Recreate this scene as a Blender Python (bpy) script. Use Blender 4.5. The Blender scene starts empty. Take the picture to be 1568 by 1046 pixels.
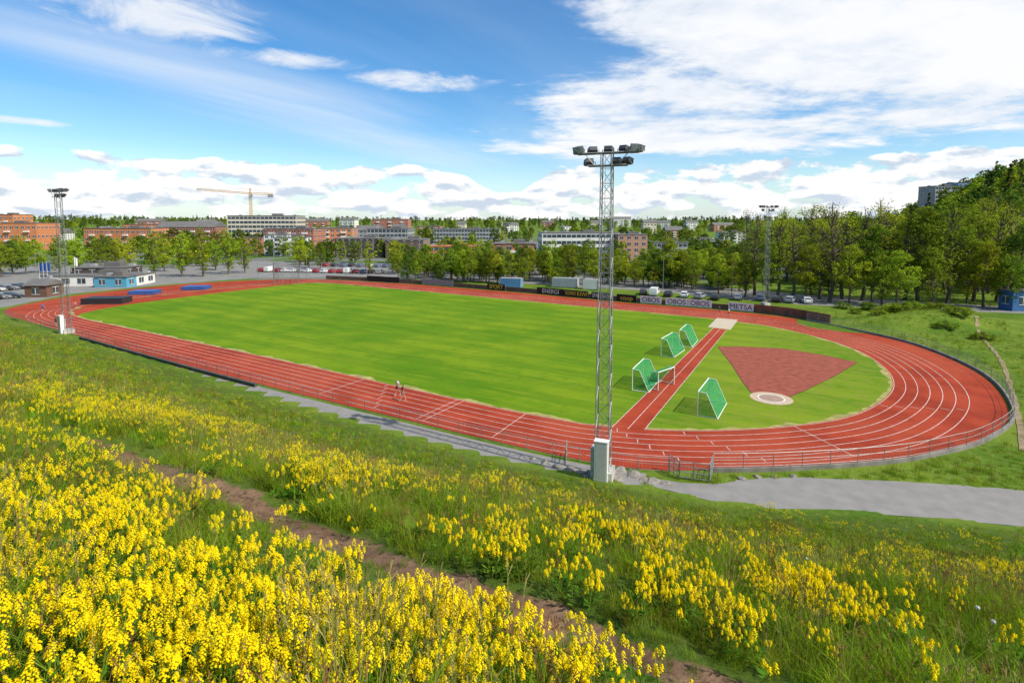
import bpy, bmesh, math, random
import numpy as np
from mathutils import Vector, Matrix
random.seed(7); rng=np.random.default_rng(7)
scene=bpy.context.scene
EYE=18.4; FP=820.0; PITCH=0.08; HV=338.0
CP=HV+FP*math.tan(PITCH)
# ---------------------------------------------------------------- survey helpers
def raydir(u,v):
    a=(u-784)/FP; b=(CP-v)/FP
    return (a, math.cos(PITCH)+b*math.sin(PITCH), -math.sin(PITCH)+b*math.cos(PITCH))
def G(u,v,z=0.0):
    """ground position (world metres) sighted from the hillside station"""
    d=raydir(u,v); k=(z-EYE)/d[2]
    return (d[0]*k, d[1]*k)
def ppm(v): return (v-HV)/EYE
def catmull(pts,n=12,closed=False):
    pts=[np.array(p,float) for p in pts]; out=[]; N=len(pts)
    rngi=range(N) if closed else range(N-1)
    for i in rngi:
        if closed: p0,p1,p2,p3=pts[(i-1)%N],pts[i],pts[(i+1)%N],pts[(i+2)%N]
        else: p0,p1,p2,p3=pts[max(i-1,0)],pts[i],pts[i+1],pts[min(i+2,N-1)]
        for k in range(n):
            t=k/n
            out.append(0.5*((2*p1)+(-p0+p2)*t+(2*p0-5*p1+4*p2-p3)*t*t+(-p0+3*p1-3*p2+p3)*t**3))
    if not closed: out.append(pts[-1])
    return np.array(out)
def resample(c,step,closed=False):
    c=np.array(c)
    if closed: c=np.vstack([c,c[:1]])
    d=np.r_[0,np.cumsum(np.hypot(*np.diff(c,axis=0).T))]
    n=max(2,int(d[-1]/step)); s=np.linspace(0,d[-1],n+1)
    r=np.c_[np.interp(s,d,c[:,0]),np.interp(s,d,c[:,1])]
    return r[:-1] if closed else r
def offset(c,dist,closed=False):
    c=np.array(c)
    if closed: tg=np.roll(c,-1,0)-np.roll(c,1,0)
    else: tg=np.gradient(c,axis=0)
    tg/= np.linalg.norm(tg,axis=1)[:,None]+1e-9
    nrm=np.c_[tg[:,1],-tg[:,0]]
    return c+nrm*dist
def polydist(x,y,pl):
    """signed distance to polyline, + on its right-hand side"""
    x=np.asarray(x,float); y=np.asarray(y,float)
    best=np.full(x.shape,1e9); sg=np.ones(x.shape)
    for i in range(len(pl)-1):
        ax,ay=pl[i]; bx,by=pl[i+1]; dx,dy=bx-ax,by-ay; L=dx*dx+dy*dy+1e-12
        t=np.clip(((x-ax)*dx+(y-ay)*dy)/L,0,1)
        ex=x-(ax+t*dx); ey=y-(ay+t*dy); d=ex*ex+ey*ey
        cr=-(dx*ey-dy*ex)
        m=d<best-1e-9
        best=np.where(m,d,best); sg=np.where(m,np.where(cr>=0,1,-1),sg)
    return np.sqrt(best)*sg
def pip(x,y,poly):
    ins=np.zeros(x.shape,bool); n=len(poly)
    for i in range(n):
        x1,y1=poly[i]; x2,y2=poly[(i+1)%n]
        c=((y1>y)!=(y2>y))&(x<(x2-x1)*(y-y1)/(y2-y1+1e-12)+x1); ins^=c
    return ins
def ss(a,b,x):
    t=np.clip((x-a)/(b-a),0,1); return t*t*(3-2*t)
_w=[(rng.uniform(0,6.28),rng.uniform(0,6.28)) for _ in range(40)]
def wn(x,y,wl,seed=0,n=6):
    s=0
    for i in range(n):
        a,ph=_w[(i+seed)%40]; k=6.283/wl*(0.7+0.6*((i*7+seed*3)%5)/4)
        s=s+np.sin((x*math.cos(a)+y*math.sin(a))*k+ph+seed)
    return s/n*1.6
# ---------------------------------------------------------------- materials
def mat(name,col,rough=0.8,var=0.15,scale=3.0,metal=0.0,bump=0.0,trans=0.0,rnd=0.0,spec=0.3,detail=4.0):
    m=bpy.data.materials.new(name); m.use_nodes=True; nt=m.node_tree; N=nt.nodes; L=nt.links
    b=N['Principled BSDF']; b.inputs['Roughness'].default_value=rough; b.inputs['Metallic'].default_value=metal
    b.inputs['Specular IOR Level'].default_value=spec
    tc=N.new('ShaderNodeTexCoord'); no=N.new('ShaderNodeTexNoise'); no.inputs['Scale'].default_value=scale
    no.inputs['Detail'].default_value=detail if trans==0 else 1.5
    L.new(tc.outputs['Object'],no.inputs['Vector'])
    mr=N.new('ShaderNodeMapRange'); mr.inputs[1].default_value=0.3; mr.inputs[2].default_value=0.7
    mr.inputs[3].default_value=1-var; mr.inputs[4].default_value=1+var
    L.new(no.outputs['Fac'],mr.inputs[0])
    hsv=N.new('ShaderNodeHueSaturation'); hsv.inputs['Color'].default_value=(*col,1)
    if rnd>0:
        oi=N.new('ShaderNodeObjectInfo'); m2=N.new('ShaderNodeMapRange')
        m2.inputs[3].default_value=1-rnd; m2.inputs[4].default_value=1+rnd
        L.new(oi.outputs['Random'],m2.inputs[0])
        mu=N.new('ShaderNodeMath'); mu.operation='MULTIPLY'; L.new(m2.outputs[0],mu.inputs[0]); L.new(mr.outputs[0],mu.inputs[1])
        L.new(mu.outputs[0],hsv.inputs['Value'])
        m3=N.new('ShaderNodeMapRange'); m3.inputs[3].default_value=0.5-rnd*0.10; m3.inputs[4].default_value=0.5+rnd*0.06
        fr=N.new('ShaderNodeMath'); fr.operation='FRACT'; m7=N.new('ShaderNodeMath'); m7.operation='MULTIPLY'; m7.inputs[1].default_value=7.3
        L.new(oi.outputs['Random'],m7.inputs[0]); L.new(m7.outputs[0],fr.inputs[0]); L.new(fr.outputs[0],m3.inputs[0]); L.new(m3.outputs[0],hsv.inputs['Hue'])
    else: L.new(mr.outputs[0],hsv.inputs['Value'])
    if trans>0:
        N.remove(b); df=N.new('ShaderNodeBsdfDiffuse'); L.new(hsv.outputs[0],df.inputs['Color'])
        tr=N.new('ShaderNodeBsdfTranslucent'); L.new(hsv.outputs[0],tr.inputs['Color'])
        mx=N.new('ShaderNodeMixShader'); mx.inputs[0].default_value=trans
        L.new(df.outputs[0],mx.inputs[1]); L.new(tr.outputs[0],mx.inputs[2])
        L.new(mx.outputs[0],N['Material Output'].inputs['Surface'])
        return m
    L.new(hsv.outputs[0],b.inputs['Base Color'])
    if bump>0:
        bp=N.new('ShaderNodeBump'); bp.inputs['Strength'].default_value=bump; bp.inputs['Distance'].default_value=0.05
        L.new(no.outputs['Fac'],bp.inputs['Height']); L.new(bp.outputs[0],b.inputs['Normal'])
    return m
M={}
def mm(name,*a,**k):
    if name not in M: M[name]=mat(name,*a,**k)
    return M[name]
metal=mm('galvanised_steel',(0.27,0.28,0.27),0.5,0.2,6,metal=0.3)
white=mm('white_paint',(0.75,0.75,0.73),0.5,0.06,4)
dark=mm('dark_plastic',(0.03,0.03,0.035),0.5,0.2,4)
concrete=mm('concrete',(0.42,0.41,0.38),0.85,0.25,1.5,bump=0.3)
glass=mm('window_glass',(0.05,0.07,0.09),0.12,0.5,0.4,spec=0.8)
bark=mm('bark',(0.13,0.10,0.07),0.9,0.3,8)
linep=mm('line_paint',(0.62,0.50,0.45),0.7,0.3,2)
# ---------------------------------------------------------------- mesh helpers
def link(o,parent=None):
    scene.collection.objects.link(o)
    if parent: o.parent=parent
    return o
def mesh_obj(name,verts,faces,mats,midx=None,parent=None,loc=(0,0,0),smooth=False,linkit=True):
    me=bpy.data.meshes.new(name); me.from_pydata([tuple(v) for v in verts],[],[tuple(f) for f in faces])
    for m in (mats if isinstance(mats,(list,tuple)) else [mats]): me.materials.append(m)
    if midx is not None: me.polygons.foreach_set('material_index',np.array(midx,np.int32))
    if smooth: me.polygons.foreach_set('use_smooth',[True]*len(me.polygons))
    me.update()
    o=bpy.data.objects.new(name,me); o.location=loc
    if linkit: link(o,parent)
    return o
def empty(name,loc=(0,0,0),rz=0):
    o=bpy.data.objects.new(name,None); o.location=loc; o.rotation_euler=(0,0,rz); o.empty_display_size=0.5
    scene.collection.objects.link(o); return o
class MB:
    def __init__(s): s.v=[];s.f=[];s.m=[]
    def add(s,vs,fs,m=0):
        k=len(s.v); s.v+= [tuple(x) for x in vs]; s.f+=[tuple(i+k for i in f) for f in fs]; s.m+=[m]*len(fs)
    def box(s,c,d,m=0,rz=0,top=None):
        x,y,z=d[0]/2,d[1]/2,d[2]/2; tx,ty=(x,y) if top is None else (x*top,y*top)
        P=[(-x,-y,-z),(x,-y,-z),(x,y,-z),(-x,y,-z),(-tx,-ty,z),(tx,-ty,z),(tx,ty,z),(-tx,ty,z)]
        ca,sa=math.cos(rz),math.sin(rz)
        P=[(c[0]+p[0]*ca-p[1]*sa,c[1]+p[0]*sa+p[1]*ca,c[2]+p[2]) for p in P]
        s.add(P,[(0,3,2,1),(4,5,6,7),(0,1,5,4),(1,2,6,5),(2,3,7,6),(3,0,4,7)],m)
    def beam(s,a,b,r,m=0,n=4,r2=None):
        a=Vector(a);b=Vector(b);d=(b-a)
        if d.length<1e-6: return
        d.normalize(); u=d.orthogonal().normalized(); w=d.cross(u); r2=r if r2 is None else r2
        vs=[]
        for q,rr in ((a,r),(b,r2)):
            for i in range(n):
                t=6.28318*(i+.5)/n; vs.append(q+(u*math.cos(t)+w*math.sin(t))*rr)
        fs=[(i,(i+1)%n,n+(i+1)%n,n+i) for i in range(n)]+[tuple(range(n-1,-1,-1)),tuple(range(n,2*n))]
        s.add(vs,fs,m)
    def obj(s,name,mats,parent=None,loc=(0,0,0),smooth=False,linkit=True): return mesh_obj(name,s.v,s.f,mats,s.m,parent,loc,smooth,linkit)
def poly_sheet(name,pts,z,m,parent=None):
    return mesh_obj(name,[(p[0],p[1],z) for p in pts],[tuple(range(len(pts)))],m,parent=parent)
def strip(mb,a,b,z,closed=False,m=0):
    n=len(a); vs=[(p[0],p[1],z) for p in a]+[(p[0],p[1],z) for p in b]
    rg=range(n if closed else n-1)
    mb.add(vs,[(i,(i+1)%n,n+(i+1)%n,n+i) for i in rg],m)
# ---------------------------------------------------------------- camera
cd=bpy.data.cameras.new('camera'); cam=bpy.data.objects.new('camera',cd); scene.collection.objects.link(cam)
cam.location=(0,0,EYE); cam.rotation_euler=(math.pi/2-PITCH,0,0)
cd.sensor_width=36; cd.lens=FP/1568*36; cd.shift_y=-(523-CP)/1568; cd.clip_end=20000; cd.clip_start=0.05
scene.camera=cam
# ---------------------------------------------------------------- sun
sun_az=math.radians(120); sun_el=math.radians(46)
sd=bpy.data.lights.new('sun','SUN'); sd.energy=4.9; sd.angle=math.radians(0.5); sd.color=(1.0,0.945,0.85)
so=bpy.data.objects.new('sun',sd); scene.collection.objects.link(so)
to=Vector((math.sin(sun_az)*math.cos(sun_el),math.cos(sun_az)*math.cos(sun_el),math.sin(sun_el)))
so.rotation_euler=to.to_track_quat('Z','Y').to_euler(); so.location=(60,-40,90)
# ---------------------------------------------------------------- sky
w=bpy.data.worlds.new('World'); scene.world=w; w.use_nodes=True
nt=w.node_tree; NN=nt.nodes; LL=nt.links
def inp(s,x):
    if isinstance(x,(int,float)): s.default_value=x
    elif isinstance(x,tuple): s.default_value=x
    else: LL.new(x,s)
def mt(op,a,b=None,c=None,clamp=False):
    n=NN.new('ShaderNodeMath'); n.operation=op; n.use_clamp=clamp
    inp(n.inputs[0],a)
    if b is not None: inp(n.inputs[1],b)
    if c is not None: inp(n.inputs[2],c)
    return n.outputs[0]
def mr(x,a,b,c=0.0,d=1.0,typ='SMOOTHSTEP'):
    n=NN.new('ShaderNodeMapRange'); n.interpolation_type=typ
    inp(n.inputs[0],x)
    for i,q in enumerate((a,b,c,d)): inp(n.inputs[i+1],q)
    return n.outputs[0]
def comb(x,y,z=0.0):
    n=NN.new('ShaderNodeCombineXYZ'); inp(n.inputs[0],x); inp(n.inputs[1],y); inp(n.inputs[2],z); return n.outputs[0]
def noise(vec,scale,detail=6.0,rough=0.55,dist=0.0):
    n=NN.new('ShaderNodeTexNoise'); LL.new(vec,n.inputs['Vector']); n.inputs['Scale'].default_value=scale
    n.inputs['Detail'].default_value=detail; n.inputs['Roughness'].default_value=rough; n.inputs['Distortion'].default_value=dist
    return n.outputs['Fac']
sky=NN.new('ShaderNodeTexSky'); sky.sky_type='NISHITA'; sky.sun_disc=False; sky.sun_elevation=sun_el; sky.sun_rotation=sun_az
sky.air_density=1.0; sky.dust_density=0.4; sky.ozone_density=2.5; sky.altitude=100
tcn=NN.new('ShaderNodeTexCoord'); sp=NN.new('ShaderNodeSeparateXYZ'); LL.new(tcn.outputs['Generated'],sp.inputs[0])
X,Y,Z=sp.outputs
hor=mt('SQRT',mt('ADD',mt('MULTIPLY',X,X),mt('MULTIPLY',Y,Y)))
A=mt('ARCTAN2',X,Y); E=mt('DIVIDE',Z,mt('MAXIMUM',hor,0.01))
den=mt('MAXIMUM',mt('ADD',Z,0.12),0.05)
PX=mt('DIVIDE',X,den); PY=mt('DIVIDE',Y,den)
n1=noise(comb(mt('MULTIPLY',PX,0.8),mt('MULTIPLY',PY,1.25),3.1),0.9,7,0.62,0.3)
n1b=noise(comb(PX,PY,7.7),3.2,5,0.64,0.2)
mA=mr(mt('ADD',A,mt('MULTIPLY',E,-0.30)),-0.24,0.18)
mE=mr(E,0.080,0.145)
m1=mt('MULTIPLY',mA,mE)
c1=mt('ADD',mt('ADD',mt('MULTIPLY',n1,1.0),mt('MULTIPLY',n1b,0.34)),mt('MULTIPLY',mt('SUBTRACT',m1,1.0),0.40))
d1=mr(c1,0.45,0.64)
ra=0.9
sx=mt('ADD',mt('MULTIPLY',PX,math.cos(ra)),mt('MULTIPLY',PY,math.sin(ra)))
sy=mt('ADD',mt('MULTIPLY',PX,-math.sin(ra)),mt('MULTIPLY',PY,math.cos(ra)))
n2=noise(comb(mt('MULTIPLY',sx,0.22),mt('MULTIPLY',sy,1.1),1.0),1.0,5,0.58,0.4)
line2=mt('ADD',E,mt('MULTIPLY',A,0.24))
g2=mt('MULTIPLY',mr(line2,0.02,0.09),mr(line2,0.115,0.19,1.0,0.0))
d2=mt('MULTIPLY',mr(n2,0.34,0.74),mt('ADD',mt('MULTIPLY',g2,0.68),0.13))
d2=mt('MULTIPLY',d2,mr(E,0.06,0.12))
def blob(a0,e0,wa,we):
    q=mt('ADD',mt('POWER',mt('ABSOLUTE',mt('DIVIDE',mt('SUBTRACT',A,a0),wa)),2.0),mt('POWER',mt('ABSOLUTE',mt('DIVIDE',mt('SUBTRACT',E,e0),we)),2.0))
    return mt('SUBTRACT',1.0,q)
nw=noise(comb(mt('MULTIPLY',A,5.0),mt('MULTIPLY',E,12.0),4.0),1.3,7,0.68,0.9)
dw=None
for b in ((-0.575,0.325,0.17,0.055),(-0.385,0.270,0.13,0.016),(-0.17,0.25,0.14,0.018),(-0.74,0.135,0.06,0.006)):
    t=mt('ADD',blob(*b),mt('MULTIPLY',mt('SUBTRACT',nw,0.5),4.2)); t=mr(t,-0.1,1.5)
    dw=t if dw is None else mt('MAXIMUM',dw,t)
dw=mt('MULTIPLY',dw,0.85)
def cum(off,det):
    v=comb(mt('MULTIPLY',A,8.0),mt('MULTIPLY',mt('ADD',E,off),19.0),2.0)
    a=noise(v,1.0,det,0.62,0.15)
    vo=NN.new('ShaderNodeTexVoronoi'); vo.feature='SMOOTH_F1'; vo.inputs['Scale'].default_value=2.6; LL.new(v,vo.inputs['Vector'])
    return mt('ADD',a,mt('MULTIPLY',mt('SUBTRACT',0.45,vo.outputs['Distance']),0.34))
cb0=cum(0.0,8); cb1=cum(0.012,4)
topE=mt('SUBTRACT',0.122,mt('MULTIPLY',mt('MULTIPLY',mr(A,-0.13,-0.03),mr(A,0.0,0.1,1.0,0.0)),0.05))
bandm=mt('MULTIPLY',mr(E,0.0,0.03,0.85,1.0),mr(mt('SUBTRACT',E,topE),-0.034,0.008,1.0,0.0))
d3=mr(mt('ADD',cb0,mt('MULTIPLY',mt('SUBTRACT',bandm,1.0),0.6)),0.38,0.45)
sh3=mr(mt('SUBTRACT',cb0,cb1),-0.12,0.02)
veil=mr(E,-0.01,0.10,0.5,0.0)
bg=NN.new('ShaderNodeBackground'); bg.inputs['Strength'].default_value=0.12
hs=NN.new('ShaderNodeHueSaturation'); hs.inputs['Saturation'].default_value=1.38; hs.inputs['Value'].default_value=1.36; LL.new(sky.outputs[0],hs.inputs['Color'])
def mixc(f,a,b):
    n=NN.new('ShaderNodeMix'); n.data_type='RGBA'; inp(n.inputs[0],f); inp(n.inputs[6],a); inp(n.inputs[7],b); return n.outputs[2]
K=1/0.12
def kc(r,g,b): return (r*K,g*K,b*K,1.0)
col=mixc(veil,hs.outputs[0],kc(0.50,0.74,0.98))
col=mixc(d2,col,kc(0.86,0.92,1.0))
col=mixc(dw,col,kc(0.95,0.97,1.0))
c1col=mixc(mr(mt('ADD',mt('MULTIPLY',n1,0.6),mt('MULTIPLY',n1b,0.4)),0.38,0.58),kc(0.74,0.82,0.93),kc(1.02,1.02,1.04))
col=mixc(mt('MULTIPLY',d1,0.95),col,c1col)
c3col=mixc(sh3,kc(0.62,0.71,0.84),kc(1.04,1.04,1.04))
col=mixc(mt('MULTIPLY',d3,0.95),col,c3col)
LL.new(col,bg.inputs['Color']); LL.new(bg.outputs[0],NN['World Output'].inputs['Surface'])
# ---------------------------------------------------------------- terrain
foot=[G(*p) for p in ((0,489),(150,530),(250,558),(330,583),(400,605),(500,634),(600,661),(700,687),(780,706),(850,720),(922,734),(1010,750),(1100,770),(1250,781),(1400,792),(1568,807))]
l0=np.array(foot[0]); dirl=(l0-np.array(foot[2])); dirl/=np.linalg.norm(dirl)
foot=[tuple(l0+dirl*400),tuple(l0+dirl*60)]+foot+[(50,28.5),(90,24),(300,10)]
foot=resample(catmull(foot,8),2.5)
foot_near=foot[(np.abs(foot[:,0])<300)]
S0=float(polydist(np.array([0.0]),np.array([0.0]),foot_near)[0])
slope=(EYE-1.62)/S0
def baseH(x,y):
    x=np.asarray(x,float); y=np.asarray(y,float)
    s=polydist(x,y,foot_near)
    z=np.where(s>0,slope*np.minimum(s,S0+14)*(0.60+0.40*ss(0,27,s)),0)
    b=0.16*wn(x,y,5.5,1)+0.06*wn(x,y,1.7,5)+0.35*wn(x,y,17,9)
    r=np.hypot(x,y)
    z=z+b*ss(1,9,s)*(0.35+0.65*ss(1.5,9,r))
    mx,my=G(1425,497); z=z+2.6*np.exp(-(((x-mx)/11)**2+((y-my)/5)**2))
    q=x-0.62*y
    z=z+44*ss(6,125,q+wn(x,y,120,3)*6)*ss(115,310,y)*ss(1100,600,y)
    far=ss(500,2000,r)*(14+7*wn(x,y,900,2)+3*wn(x,y,340,12))
    return z+np.where(y>0,far,far*0.5), s
def hit(u,v):
    d=raydir(u,v); t=0.4
    while t<400:
        x,y,z=d[0]*t,d[1]*t,EYE+d[2]*t
        h=float(baseH(np.array([x]),np.array([y]))[0][0])
        if z<=h: return (x,y)
        t+=max(0.04,(z-h)*0.5)
    return (d[0]*t,d[1]*t)
trail_px=[(140,668),(200,694),(260,718),(370,754),(470,798),(560,840),(680,890),(800,927),(900,957),(1010,994),(1100,1028),(1190,1075),(1300,1140)]
trail=resample(catmull([hit(*p) for p in trail_px],8),0.4)
def traild(x,y): return polydist(x,y,trail)
def H(x,y):
    z,s=baseH(x,y)
    tds=traild(x,y); td=np.abs(tds)
    wv=0.38+0.24*wn(x,y,2.6,4)
    z=z-0.15*np.exp(-(td/wv)**2)*ss(2,4,s)-0.05*ss(2.5,0,td)*ss(2,4,s)*(tds>0)
    return z,s,tds,wv
def make_axis(near,far,k):
    out=[0.0]; i=1
    while out[-1]<far:
        out.append(near/k*math.sinh(k*i)); i+=1
    return np.array(out)
ax=make_axis(0.13,7000,0.034); xs=np.r_[-ax[:0:-1],ax]
ay=make_axis(0.13,9000,0.030); ys=np.r_[-make_axis(0.5,400,0.12)[:0:-1],ay]
XX,YY=np.meshgrid(xs,ys)
xf,yf=XX.ravel(),YY.ravel()
zf,sf,td,wv=H(xf,yf)
zf=zf-0.03
nx,ny=len(xs),len(ys)
idx=np.arange(nx*ny).reshape(ny,nx)
fc=np.c_[idx[:-1,:-1].ravel(),idx[:-1,1:].ravel(),idx[1:,1:].ravel(),idx[1:,:-1].ravel()]
me=bpy.data.meshes.new('ground'); me.vertices.add(nx*ny); me.vertices.foreach_set('co',np.c_[xf,yf,zf].ravel())
me.loops.add(len(fc)*4); me.loops.foreach_set('vertex_index',fc.ravel().astype(np.int32))
me.polygons.add(len(fc)); me.polygons.foreach_set('loop_start',np.arange(0,len(fc)*4,4,dtype=np.int32)); me.polygons.foreach_set('loop_total',np.full(len(fc),4,np.int32))
me.polygons.foreach_set('use_smooth',np.ones(len(fc),bool)); me.update(calc_edges=True)
ca=me.color_attributes.new('mask','FLOAT_COLOR','POINT')
dirt=np.clip(1.25-np.abs(td)/(np.maximum(wv,0.12)*1.1),0,1)*ss(1.5,4,sf)
rr=np.hypot(xf,yf)
urban=ss(150,175,yf)*ss(700,450,rr)*ss(150,110,xf)
cols=np.c_[dirt,urban,ss(-0.4,3.0,sf),np.ones(nx*ny)]
ca.data.foreach_set('color',cols.ravel().astype(np.float32))
ground=bpy.data.objects.new('ground',me); link(ground)
gm=bpy.data.materials.new('ground_grass'); gm.use_nodes=True; nt=gm.node_tree; NN=nt.nodes; LL=nt.links
b=NN['Principled BSDF']; b.inputs['Roughness'].default_value=0.95; b.inputs['Specular IOR Level'].default_value=0.1
at=NN.new('ShaderNodeVertexColor'); at.layer_name='mask'; sc=NN.new('ShaderNodeSeparateColor'); LL.new(at.outputs[0],sc.inputs[0])
ge=NN.new('ShaderNodeNewGeometry'); pos=ge.outputs['Position']
na=noise(pos,0.12,5,0.6); nb=noise(pos,1.6,6,0.65); nc=noise(pos,14.0,3,0.6)
g1=mixc(mr(na,0.35,0.65),(0.070,0.150,0.010,1),(0.155,0.225,0.022,1))
g1=mixc(mt('MULTIPLY',mr(nb,0.48,0.72),0.65),g1,(0.23,0.24,0.06,1))
g1=mixc(mt('MULTIPLY',mr(nc,0.45,0.7),0.55),g1,(0.040,0.075,0.008,1))
g1=mixc(mt('MULTIPLY',sc.outputs[2],0.7),g1,(0.060,0.088,0.014,1))
ur=mixc(mr(noise(pos,0.035,4,0.6),0.42,0.55),(0.08,0.15,0.02,1),(0.17,0.17,0.155,1))
g1=mixc(sc.outputs[1],g1,ur)
dn=mixc(mr(nb,0.3,0.7),(0.11,0.062,0.037,1),(0.25,0.155,0.095,1))
dn=mixc(mr(nc,0.5,0.7),dn,(0.07,0.043,0.026,1))
g1=mixc(mr(mt('ADD',sc.outputs[0],mt('MULTIPLY',mt('SUBTRACT',nb,0.5),1.5)),0.35,0.6),g1,dn)
LL.new(g1,b.inputs['Base Color'])
bp=NN.new('ShaderNodeBump'); bp.inputs['Strength'].default_value=0.7; bp.inputs['Distance'].default_value=0.06; LL.new(mt('ADD',nb,mt('MULTIPLY',nc,0.5)),bp.inputs['Height']); LL.new(bp.outputs[0],b.inputs['Normal'])
me.materials.append(gm)
def gz(x,y): return float(H(np.array([x],float),np.array([y],float))[0][0])-0.03
# ---------------------------------------------------------------- running track
inner_px=[(200,503.5),(380,541),(500,567),(640,598),(770,626),(850,641),(905,650),(1000,657.5),(1100,658.5),(1200,653),(1290,640),(1345,617),(1367,590),(1352,562),(1310,536),(1250,516),(1180,500),(1130,493),(1090,488),(950,474.5),(800,460.5),(700,451),(600,442),(500,433.5),(430,435),(330,443),(220,455),(135,467),(107,477),(125,487)]
outer_px=[(640,647),(350,576),(160,525),(60,497),(10,482),(12,473),(60,462),(120,452),(200,443),(300,434),(420,428.5),(500,428.5),(620,435),(700,441),(800,449),(950,463),(1100,475),(1180,483),(1215,488),(1300,505),(1400,529),(1500,573),(1545,632),(1505,672),(1430,694),(1350,707),(1200,717),(1090,719),(1010,720),(940,713),(850,696),(740,671)]
inner=resample(catmull([G(*p) for p in inner_px],10,True),0.8,True)
outer=resample(catmull([G(*p) for p in outer_px],10,True),0.8,True)
tm=bpy.data.materials.new('running_track_rubber'); tm.use_nodes=True; nt=tm.node_tree; NN=nt.nodes; LL=nt.links
b=NN['Principled BSDF']; b.inputs['Roughness'].default_value=0.9; b.inputs['Specular IOR Level'].default_value=0.12
ge=NN.new('ShaderNodeNewGeometry'); pos=ge.outputs['Position']
na=noise(pos,0.25,5,0.6); nb=noise(pos,3.0,6,0.7); nd=noise(pos,60,2,0.5); ne=noise(pos,0.06,4,0.6)
c=mixc(mr(na,0.35,0.65),(0.270,0.034,0.014,1),(0.375,0.054,0.022,1))
c=mixc(mt('MULTIPLY',mr(ne,0.45,0.62),0.42),c,(0.42,0.090,0.043,1))
c=mixc(mt('MULTIPLY',mr(nb,0.5,0.75),0.30),c,(0.42,0.115,0.060,1))
c=mixc(mt('MULTIPLY',mr(nd,0.4,0.7),0.24),c,(0.16,0.02,0.012,1))
LL.new(c,b.inputs['Base Color'])
track=poly_sheet('running_track',outer,0.0,tm)
fm=bpy.data.materials.new('infield_turf'); fm.use_nodes=True; nt=fm.node_tree; NN=nt.nodes; LL=nt.links
b=NN['Principled BSDF']; b.inputs['Roughness'].default_value=0.95; b.inputs['Specular IOR Level'].default_value=0.08
ge=NN.new('ShaderNodeNewGeometry'); pos=ge.outputs['Position']
mp=NN.new('ShaderNodeMapping'); mp.vector_type='POINT'; LL.new(pos,mp.inputs[0]); mp.inputs['Rotation'].default_value=(0,0,math.radians(30.8))
s2=NN.new('ShaderNodeSeparateXYZ'); LL.new(mp.outputs[0],s2.inputs[0])
st=mt('SINE',mt('ADD',mt('MULTIPLY',s2.outputs[1],1.3),mt('MULTIPLY',noise(pos,0.1,3),2.0)))
n_l=noise(comb(mt('MULTIPLY',s2.outputs[0],0.10),mt('MULTIPLY',s2.outputs[1],1.3)),1.0,6,0.68)
na=noise(pos,0.05,5,0.62); nb=noise(pos,0.7,6,0.7); nc=noise(pos,9,4,0.7)
c=mixc(mr(na,0.38,0.62),(0.078,0.195,0.004,1),(0.165,0.262,0.008,1))
c=mixc(mt('MULTIPLY',mr(st,-0.6,0.6),0.36),c,(0.055,0.155,0.004,1))
c=mixc(mt('MULTIPLY',mr(n_l,0.46,0.68),0.58),c,(0.215,0.275,0.014,1))
c=mixc(mt('MULTIPLY',mr(nb,0.5,0.7),0.45),c,(0.060,0.135,0.005,1))
c=mixc(mt('MULTIPLY',mr(nc,0.45,0.75),0.42),c,(0.19,0.255,0.02,1))
dx=mr(s2.outputs[0],-24.0,-6.0)
c=mixc(mt('MULTIPLY',mt('MULTIPLY',dx,mr(nb,0.35,0.65)),0.4),c,(0.27,0.26,0.05,1))
LL.new(c,b.inputs['Base Color'])
bp=NN.new('ShaderNodeBump'); bp.inputs['Strength'].default_value=0.6; bp.inputs['Distance'].default_value=0.06; LL.new(nc,bp.inputs['Height']); LL.new(bp.outputs[0],b.inputs['Normal'])
left_grass=[(480,433.5),(430,437),(400,441),(300,453),(200,466),(140,477),(122,486)]
ip=inner_px[:24]+left_grass
grass=resample(catmull([G(*p) for p in ip],10,True),1.0,True)
poly_sheet('infield_grass',grass,0.006,fm)
dry=mm('dry_grass_edge',(0.32,0.29,0.09),0.95,0.35,0.8)
orient=1 if np.sum(inner[:,0]*np.roll(inner[:,1],-1)-np.roll(inner[:,0],-1)*inner[:,1])>0 else -1
def ioff(d): return offset(inner,d*orient,True)
jit=0.40+0.40*wn(inner[:,0],inner[:,1],6,2)+0.3*wn(inner[:,0],inner[:,1],1.7,7)
jit=np.clip(jit,0.06,1.5)[:,None]
mb=MB(); a0=ioff(0.0); a1=ioff(-1.0); a1=a0+(a1-a0)*jit
strip(mb,a0,a1,0.010,True); mb.obj('infield_grass_border',[dry])
mb=MB()
for k in range(0,7):
    d=0.12+k*1.06; strip(mb,ioff(d-0.028),ioff(d+0.030),0.008,True)
def seg(mb,p,q,wd,z):
    p=np.array(p);q=np.array(q);d=q-p;d/=np.linalg.norm(d);n=np.array([-d[1],d[0]])*wd/2
    mb.add([(*(p+n),z),(*(p-n),z),(*(q-n),z),(*(q+n),z)],[(0,1,2,3)])
for (u,v) in ((712,613),(700,611),(560,580),(800,632),(300,524),(1215,652)):
    p=np.array(G(u,v)); i=int(np.argmin(np.hypot(*(inner-p).T)))
    seg(mb,ioff(0.15)[i],ioff(6.4)[i],0.06,0.012)
for (u,v) in ((1050,658),(950,654),(600,590),(1340,618)):
    p=np.array(G(u,v)); i=int(np.argmin(np.hypot(*(inner-p).T)))
    for k in range(6):
        seg(mb,ioff(0.3+k*1.06)[i+k],ioff(1.0+k*1.06)[i+k],0.06,0.012)
mb.obj('lane_lines',[linep])
run=[G(936,655.5),G(987,658),G(1113,505),G(1093,502)]
poly_sheet('long_jump_runway',run,0.012,tm)
mb=MB(); seg(mb,run[0],run[3],0.06,0.018); seg(mb,run[1],run[2],0.06,0.018)
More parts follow.
